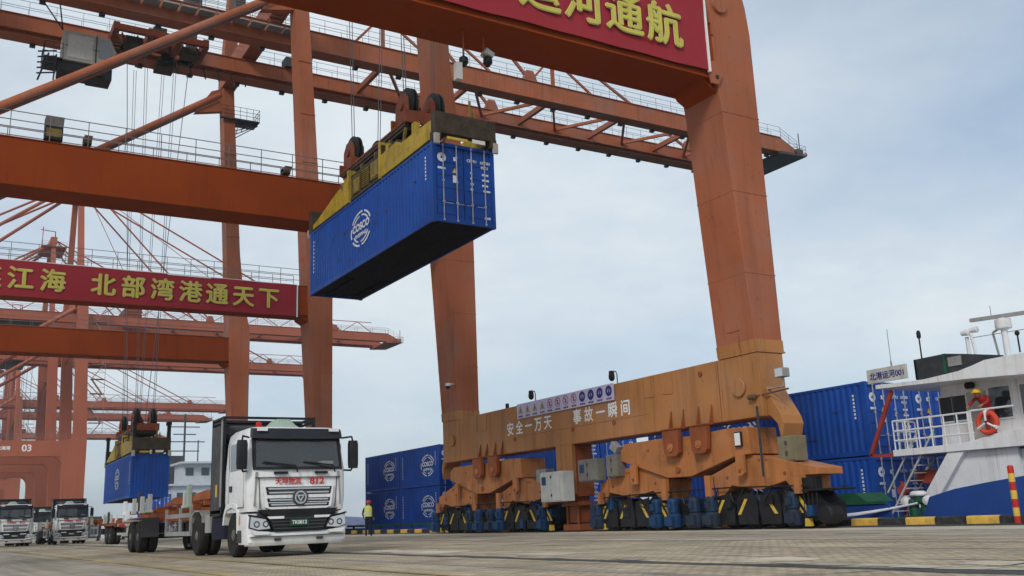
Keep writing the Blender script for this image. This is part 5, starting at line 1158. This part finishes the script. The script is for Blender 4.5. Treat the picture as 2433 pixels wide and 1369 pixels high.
m = MB(); m.tube((26.6,20.33,4.9),(26.6,20.33,6.15),.012,5); m.tube((26.6,20.33,4.9),(26.6,20.33,5.1),.03,6); m.tube((27.2,17.05,5.9),(27.2,17.05,6.3),.012,5); S('aerial', m, C['grey'])
m = MB().lathe([(.06,4.7),(.06,5.4),(.15,5.45),(.16,5.7),(.06,5.76)], (27.3,15.6,0), 'z', 12); S('stack_vent', m, C['lgrey'], smooth=True)
S('mast_wire', MB().tube((27.2,17.8,5.45),(27.3,13.5,5.35),.012,4), C['wire'])
# twin bitts with white caps
m = MB(); m.box(25.2,25.7,18.6,19.6,.12,.24)
bt = S('mooring_bitt', m, C['deckgreen'])
for yy in (18.9, 19.3):
    m = MB().lathe([(.15,.2),(.14,.55),(.19,.6),(.19,.66),(.15,.72)], (25.45,yy,0), 'z', 14); S('bitt_post', m, C['deckgreen'], bt, smooth=True)
m = MB().lathe([(.16,.95),(.24,.90),(.25,.84),(.22,.80)], (25.45,19.1,0), 'z', 14); S('bitt_cap', m, C['shipwhite'], bt, smooth=True); m = MB().lathe([(.17,.60),(.17,.84)], (25.45,19.1,0), 'z', 14); S('bitt_drum', m, C['deckgreen'], bt)
for yy in (18.72, 19.48):
    m = MB().lathe([(.03,-.14),(.13,-.10),(.16,0),(.13,.10),(.03,.14)], (25.35,yy,.66), 'x', 14); S('bitt_horn', m, C['shipwhite'], bt, smooth=True)
m = MB()
for k in range(5): m.tube((25.5,22.4+k*.5,.1),(25.5,22.6+k*.5,.9),.05,6)
m.lathe([(.18,-.1),(.22,0),(.18,.1)], (25.6,21.9,.7), 'x', 14); m.lathe([(.18,-.1),(.22,0),(.18,.1)], (25.6,22.5,.7), 'x', 14); S('lashing_gear', m, C['hull'])
# mooring rope
pts = []
for i in range(15):
    u = i/14; pts.append((25.42-1.6*u, 19.0+4.2*u, .60-.34*u-.10*math.sin(math.pi*u)))
m = MB().pipe(pts, .035, 8); pts2 = [(p[0]-.12, p[1]+.05, p[2]-.05*math.sin(math.pi*k/14)) for k, p in enumerate(pts)]; m.pipe(pts2, .028, 6)
tag(obj('mooring_rope', m, C['rope']), 'white mooring rope from the green ship bitt to the quay', 'rope')
# life ring on the railing
lr = thing('life_ring', 'red and white life ring hung on the ship railing', 'life ring', (BX-.02, 17.22, 2.80))
m = MB(); torus(m, (0,0,0), .29, .075); obj('ring_body', m, C['ring'], lr, smooth=True)
m = MB()
for a in (90, 210, 330): torus(m, (0,0,0), .29, .082, a-9, a+9, 6); m.tube((-.09,.05*math.cos(R(a)),.05*math.sin(R(a))), (-.09,.32*math.cos(R(a)),.32*math.sin(R(a))), .03, 6)
obj('ring_band', m, C['lampwhite'], lr, smooth=True)

# striped post on the quay edge
pp = thing('striped_post', 'short red and yellow striped post at the quay edge, right', 'post', (22.98, 14.55, 0)); pp.rotation_euler = (0, R(1.2), 0)
for k in range(7): obj('painted_band', MB().lathe([(.075,k*.205),(.075,k*.205+.205)] if k < 6 else [(.075,k*.205),(.075,k*.205+.15),(.06,k*.205+.19),(.02,k*.205+.2)], (0,0,0), 'z', 16), C['kred'] if k % 2 == 0 else C['wyellow'], pp, smooth=True)
obj('foot_plate', MB().box(-.14,.14,-.14,.14,0,.02), C['dark'], pp)

# ------------------------------------------------------------------ people
def person(label, loc, rz, J, mats, helm, vest):
    """J: joints {name:(x,y,z,radius)}; one skinned body, helmet and vest on top; faces -y"""
    t = thing('person', label, 'person', loc, rz)
    E_ = [('pelvis','waist'),('waist','chest'),('chest','neck'),('neck','skull'),('skull','crown'),('pelvis','hipL'),('hipL','kneeL'),('kneeL','ankleL'),('ankleL','toeL'),('pelvis','hipR'),('hipR','kneeR'),('kneeR','ankleR'),('ankleR','toeR'),
          ('chest','shL'),('shL','elL'),('elL','wrL'),('wrL','paL'),('chest','shR'),('shR','elR'),('elR','wrR'),('wrR','paR')]
    names = list(J); vs = [J[n][:3] for n in names]; rad = [J[n][3] for n in names]; es = [(names.index(a), names.index(b)) for a, b in E_]
    for side in ('L','R'):                       # five fingers rooted in the palm
        p = Vector(J['pa'+side][:3]); w = Vector(J['wr'+side][:3]); d = (p-w).normalized(); lat = Vector((0,1,0))
        for k in range(5):
            off = lat*((k-1.8)*.020); L = (.035,.075,.085,.078,.060)[k]
            q = p+off; a = q+d*L*.55+(lat*-.03 if k == 0 else Vector((0,0,0))); b = a+d*L*.45+Vector((0,-.012,0))
            i0 = len(vs); vs += [tuple(a), tuple(b)]; rad += [.010, .008]; es += [(names.index('pa'+side), i0), (i0, i0+1)]
    me = bpy.data.meshes.new('body_base'); me.from_pydata(vs, es, []); o = bpy.data.objects.new('body_base', me); COL.objects.link(o)
    sk = o.modifiers.new('skin', 'SKIN'); sk.use_smooth_shade = True
    if not me.skin_vertices: me.skin_vertices.new() if hasattr(me.skin_vertices, 'new') else None
    for i, r in enumerate(rad): me.skin_vertices[0].data[i].radius = (r, r)
    me.skin_vertices[0].data[names.index('pelvis')].use_root = True
    sb = o.modifiers.new('sub', 'SUBSURF'); sb.levels = 1; sb.render_levels = 1
    dg = bpy.context.evaluated_depsgraph_get(); dg.update(); bm = bpy.data.meshes.new_from_object(o.evaluated_get(dg)); bpy.data.objects.remove(o); bpy.data.meshes.remove(me)
    bm.name = 'body'; bm.materials.clear()
    for mt in mats: bm.materials.append(mt)
    zk = J['neck'][2]; zw = J['pelvis'][2]+.04; wr = [Vector(J['wr'+s][:3]) for s in 'LR']; pa = [Vector(J['pa'+s][:3]) for s in 'LR']
    for p in bm.polygons:
        c = p.center; hand = any((c-q).length < .11 for q in pa)
        p.material_index = 0 if (hand or (c.z > zk and (c-Vector(J['skull'][:3])).length < .2)) else (2 if c.z < zw and not any((c-q).length < .16 for q in wr) else 1)
        if c.z < .10: p.material_index = 3
        p.use_smooth = True
    b = bpy.data.objects.new('body', bm); COL.objects.link(b); b.parent = t
    sx, sy, sz = J['skull'][:3]
    h = MB().lathe([(.135,-.01),(.130,.045),(.110,.085),(.075,.115),(.02,.128)], (sx,sy+.005,sz+.045), 'z', 18); h.prism('z', [(sx-.12,sy-.07),(sx+.12,sy-.07),(sx+.08,sy-.185),(sx-.08,sy-.185)], sz+.032, sz+.048); h.lathe([(.155,-.012),(.15,0)], (sx,sy+.005,sz+.045), 'z', 18); obj('helmet', h, helm, t, smooth=True)
    f = MB(); f.lathe([(.012,-.018),(.018,0),(.008,.02)], (sx,sy-.115,sz-.015), 'z', 8)
    obj('nose', f, mats[0], t, smooth=True)
    f = MB()
    for q in (-.035,.035): f.lathe([(.004,-.012),(.012,-.006),(.012,.006)], (sx+q,sy-.098,sz+.012), 'y', 8)
    f.box(sx-.025,sx+.025,sy-.108,sy-.10,sz-.062,sz-.054); obj('eyes_and_mouth', f, C['black'], t)
    if vest:
        cx, cy, cz, cr = J['chest']; wx, wy, wz, wrd = J['waist']; px, py, pz, pr = J['pelvis']
        def ell(x, y, z, a, b_): return [(x+a*math.cos(2*math.pi*i/16), y+b_*math.sin(2*math.pi*i/16), z) for i in range(16)]
        v = MB().loft([ell(px,py,pz+.02,.205,.15), ell(wx,wy,wz,.195,.145), ell(cx,cy,cz,.215,.155), ell(cx,cy,cz+.12,.185,.135), ell(cx,cy,cz+.19,.09,.10)], cap=False); vo = obj('vest', v, vest, t, smooth=True)
        tp = MB().loft([ell(wx,wy,wz+.02,.200,.150), ell(wx,wy,wz+.075,.203,.152)], cap=False)
        for q in (-.10,.10): tp.box(cx+q-.025,cx+q+.025,cy-.168,cy-.150,wz+.07,cz+.12)
        obj('reflective_band', tp, C['tape'], vo)
    return t
J1 = dict(pelvis=(0,0,.95,.135), waist=(0,0,1.10,.13), chest=(0,.0,1.32,.15), neck=(0,0,1.49,.055), skull=(0,-.01,1.61,.098), crown=(0,-.005,1.70,.07), hipL=(.10,0,.90,.095), kneeL=(.11,-.02,.50,.070), ankleL=(.12,.03,.09,.048), toeL=(.13,-.15,.045,.042), hipR=(-.10,0,.90,.095), kneeR=(-.11,.02,.50,.070), ankleR=(-.13,.06,.09,.048), toeR=(-.15,-.12,.045,.042),
          shL=(.20,.0,1.40,.062), elL=(.28,.05,1.14,.046), wrL=(.25,-.06,.92,.034), paL=(.24,-.09,.85,.036), shR=(-.20,.0,1.40,.062), elR=(-.28,.06,1.14,.046), wrR=(-.27,-.03,.90,.034), paR=(-.265,-.06,.83,.036))
person('person in red helmet and yellow-green vest standing on the quay', (19.5, 47.0, .01), R(150), J1, [C['skin'], C['navy'], C['navy'], C['black']], C['helmred'], C['vest'])
J2 = dict(pelvis=(0,.10,.92,.135), waist=(0,.02,1.06,.13), chest=(0,-.16,1.20,.15), neck=(0,-.30,1.27,.055), skull=(0,-.39,1.33,.098), crown=(0,-.41,1.42,.07), hipL=(.10,.10,.87,.095), kneeL=(.11,.02,.48,.070), ankleL=(.12,.10,.09,.048), toeL=(.13,-.08,.045,.042), hipR=(-.10,.10,.87,.095), kneeR=(-.11,.10,.48,.070), ankleR=(-.13,.16,.09,.048), toeR=(-.15,-.02,.045,.042),
          shL=(.20,-.16,1.26,.062), elL=(.30,-.36,1.08,.046), wrL=(.22,-.56,.98,.034), paL=(.20,-.62,.95,.036), shR=(-.20,-.16,1.26,.062), elR=(-.30,-.34,1.06,.046), wrR=(-.22,-.56,.98,.034), paR=(-.20,-.62,.95,.036))
person('person in red clothes and yellow helmet leaning on the ship railing', (27.15, 17.62, 2.35), R(-90), J2, [C['skin'], C['redcloth'], C['redcloth'], C['black']], C['helmyel'], None)

# ------------------------------------------------------------------ vessels and cargo far down the quay
fs = thing('moored_ship', 'distant moored ship with white bridge and dark funnel, beside the truck rack', 'ship', (36, 158, -2.3))
m = MB().box(-4,9,-26,34,0,4.6); obj('hull', m, C['fardark'], fs); m = MB().box(-4.1,9.1,-26,34,4.6,5.4); obj('deck_edge', m, C['bridgew'], fs)
m = MB().box(-3.2,3.4,-2,9,5.4,9.6); o = obj('bridge', m, C['bridgew'], fs); m = MB().box(-3.8,3.8,-2.6,6,9.6,9.9); m.box(-1.6,3.2,-1,5,9.9,13.0); m.box(-2.2,4.6,-2.2,5.6,13.0,13.3); obj('bridge_deck', m, C['bridgew'], fs)
for x in (-2.6,-.6,1.6): obj('window', MB().box(x,x+.9,-2.06,-2.0,6.6,8.6), C['glass2'], o)
for x in (-1.2,1.2): obj('window', MB().box(x,x+1.2,-1.06,-1.0,11.2,12.4), C['glass2'], o)
obj('funnel', MB().box(-3.4,.6,9.5,13.5,5.4,15.0), C['fardark'], fs)
m = MB().tube((0,6,13.6),(0,6,21.5),.16,6)
for z, w in ((15.5,2.4),(17.0,3.2),(18.2,1.8),(19.4,2.4)): m.tube((-w,6,z),(w,6,z),.09,5)
m.tube((1.5,3,13.6),(1.5,3,17),.1,5); obj('mast', m, C['fardark'], fs)
ws = thing('moored_ship', 'white tower-like bridge of a distant ship framed by the crane arches, far left', 'ship', (33, 350, -2.3))
obj('hull', MB().box(-5,14,-30,60,0,8), C['fardark'], ws); o = obj('bridge', MB().loft([[(-5,-2,8),(4.5,-2,8),(4.5,8,8),(-5,8,8)],[(-4,-2,20),(3.6,-2,20),(3.6,8,20),(-4,8,20)],[(-4.6,-2.6,20.2),(4.4,-2.6,20.2),(4.4,8,20.2),(-4.6,8,20.2)],[(-3.4,-1,23.6),(3,-1,23.6),(3,7,23.6),(-3.4,7,23.6)]]), C['bridgew'], ws)
for x in (-2.6,-.6,1.4): obj('window', MB().box(x,x+1.3,-2.2,-2.1,20.9,22.3), C['glass2'], o)
for z in (10.5,13.5,16.5): obj('window', MB().box(-2,-1.2,-2.3,-2.1,z,z+1.1), C['glass2'], o)
bs = thing('moored_ship', 'low barge with dull teal deck clutter behind the far trucks', 'ship', (29, 105, -2.3))
obj('hull', MB().loft([[(-3.6,-12,0),(6,-12,0),(6,14,0),(-3.6,14,0)],[(-4,-13,3.2),(6,-13,3.2),(6,14,3.2),(-4,14,3.2)]]), C['fargreen'], bs)
m = MB()
for k in range(16): y = -12+k*1.6; z = random.uniform(.6,2.3); m.box(-3.4+random.uniform(0,2), -1+random.uniform(0,3), y, y+random.uniform(.8,1.5), 3.2, 3.2+z)
obj('deck_cargo', m, C['fargreen'], bs)
m = MB(); handrail(m, (-3.9,-13,3.2), (-3.9,14,3.2), 1.6, r=.05); obj('deck_railing', m, C['lgrey'], bs)
for k, (x, y, z, lab) in enumerate(((30.5,158,.8,'lower blue container on the far barge behind the far trucks'), (30.5,158,3.4,'upper blue container on the far barge behind the far trucks'))): container(K40S, (x,y,z), lab, 'containers on the far barge')
bpy.data.objects.remove(_to)

# ------------------------------------------------------------------ harbour haze
hm = bpy.data.materials.new('haze_air'); hm.use_nodes = True; ht = hm.node_tree; ht.nodes.clear()
ho = ht.nodes.new('ShaderNodeOutputMaterial'); hv = ht.nodes.new('ShaderNodeVolumePrincipled'); hv.inputs['Color'].default_value = (0.86, 0.92, 1.0, 1); hv.inputs['Density'].default_value = 0.00028; hv.inputs['Anisotropy'].default_value = 0.2
ht.links.new(hv.outputs[0], ho.inputs['Volume'])
tag(obj('haze', MB().box(-720, 3520, -820, 2620, -7.5, 72), hm), kind='stuff')
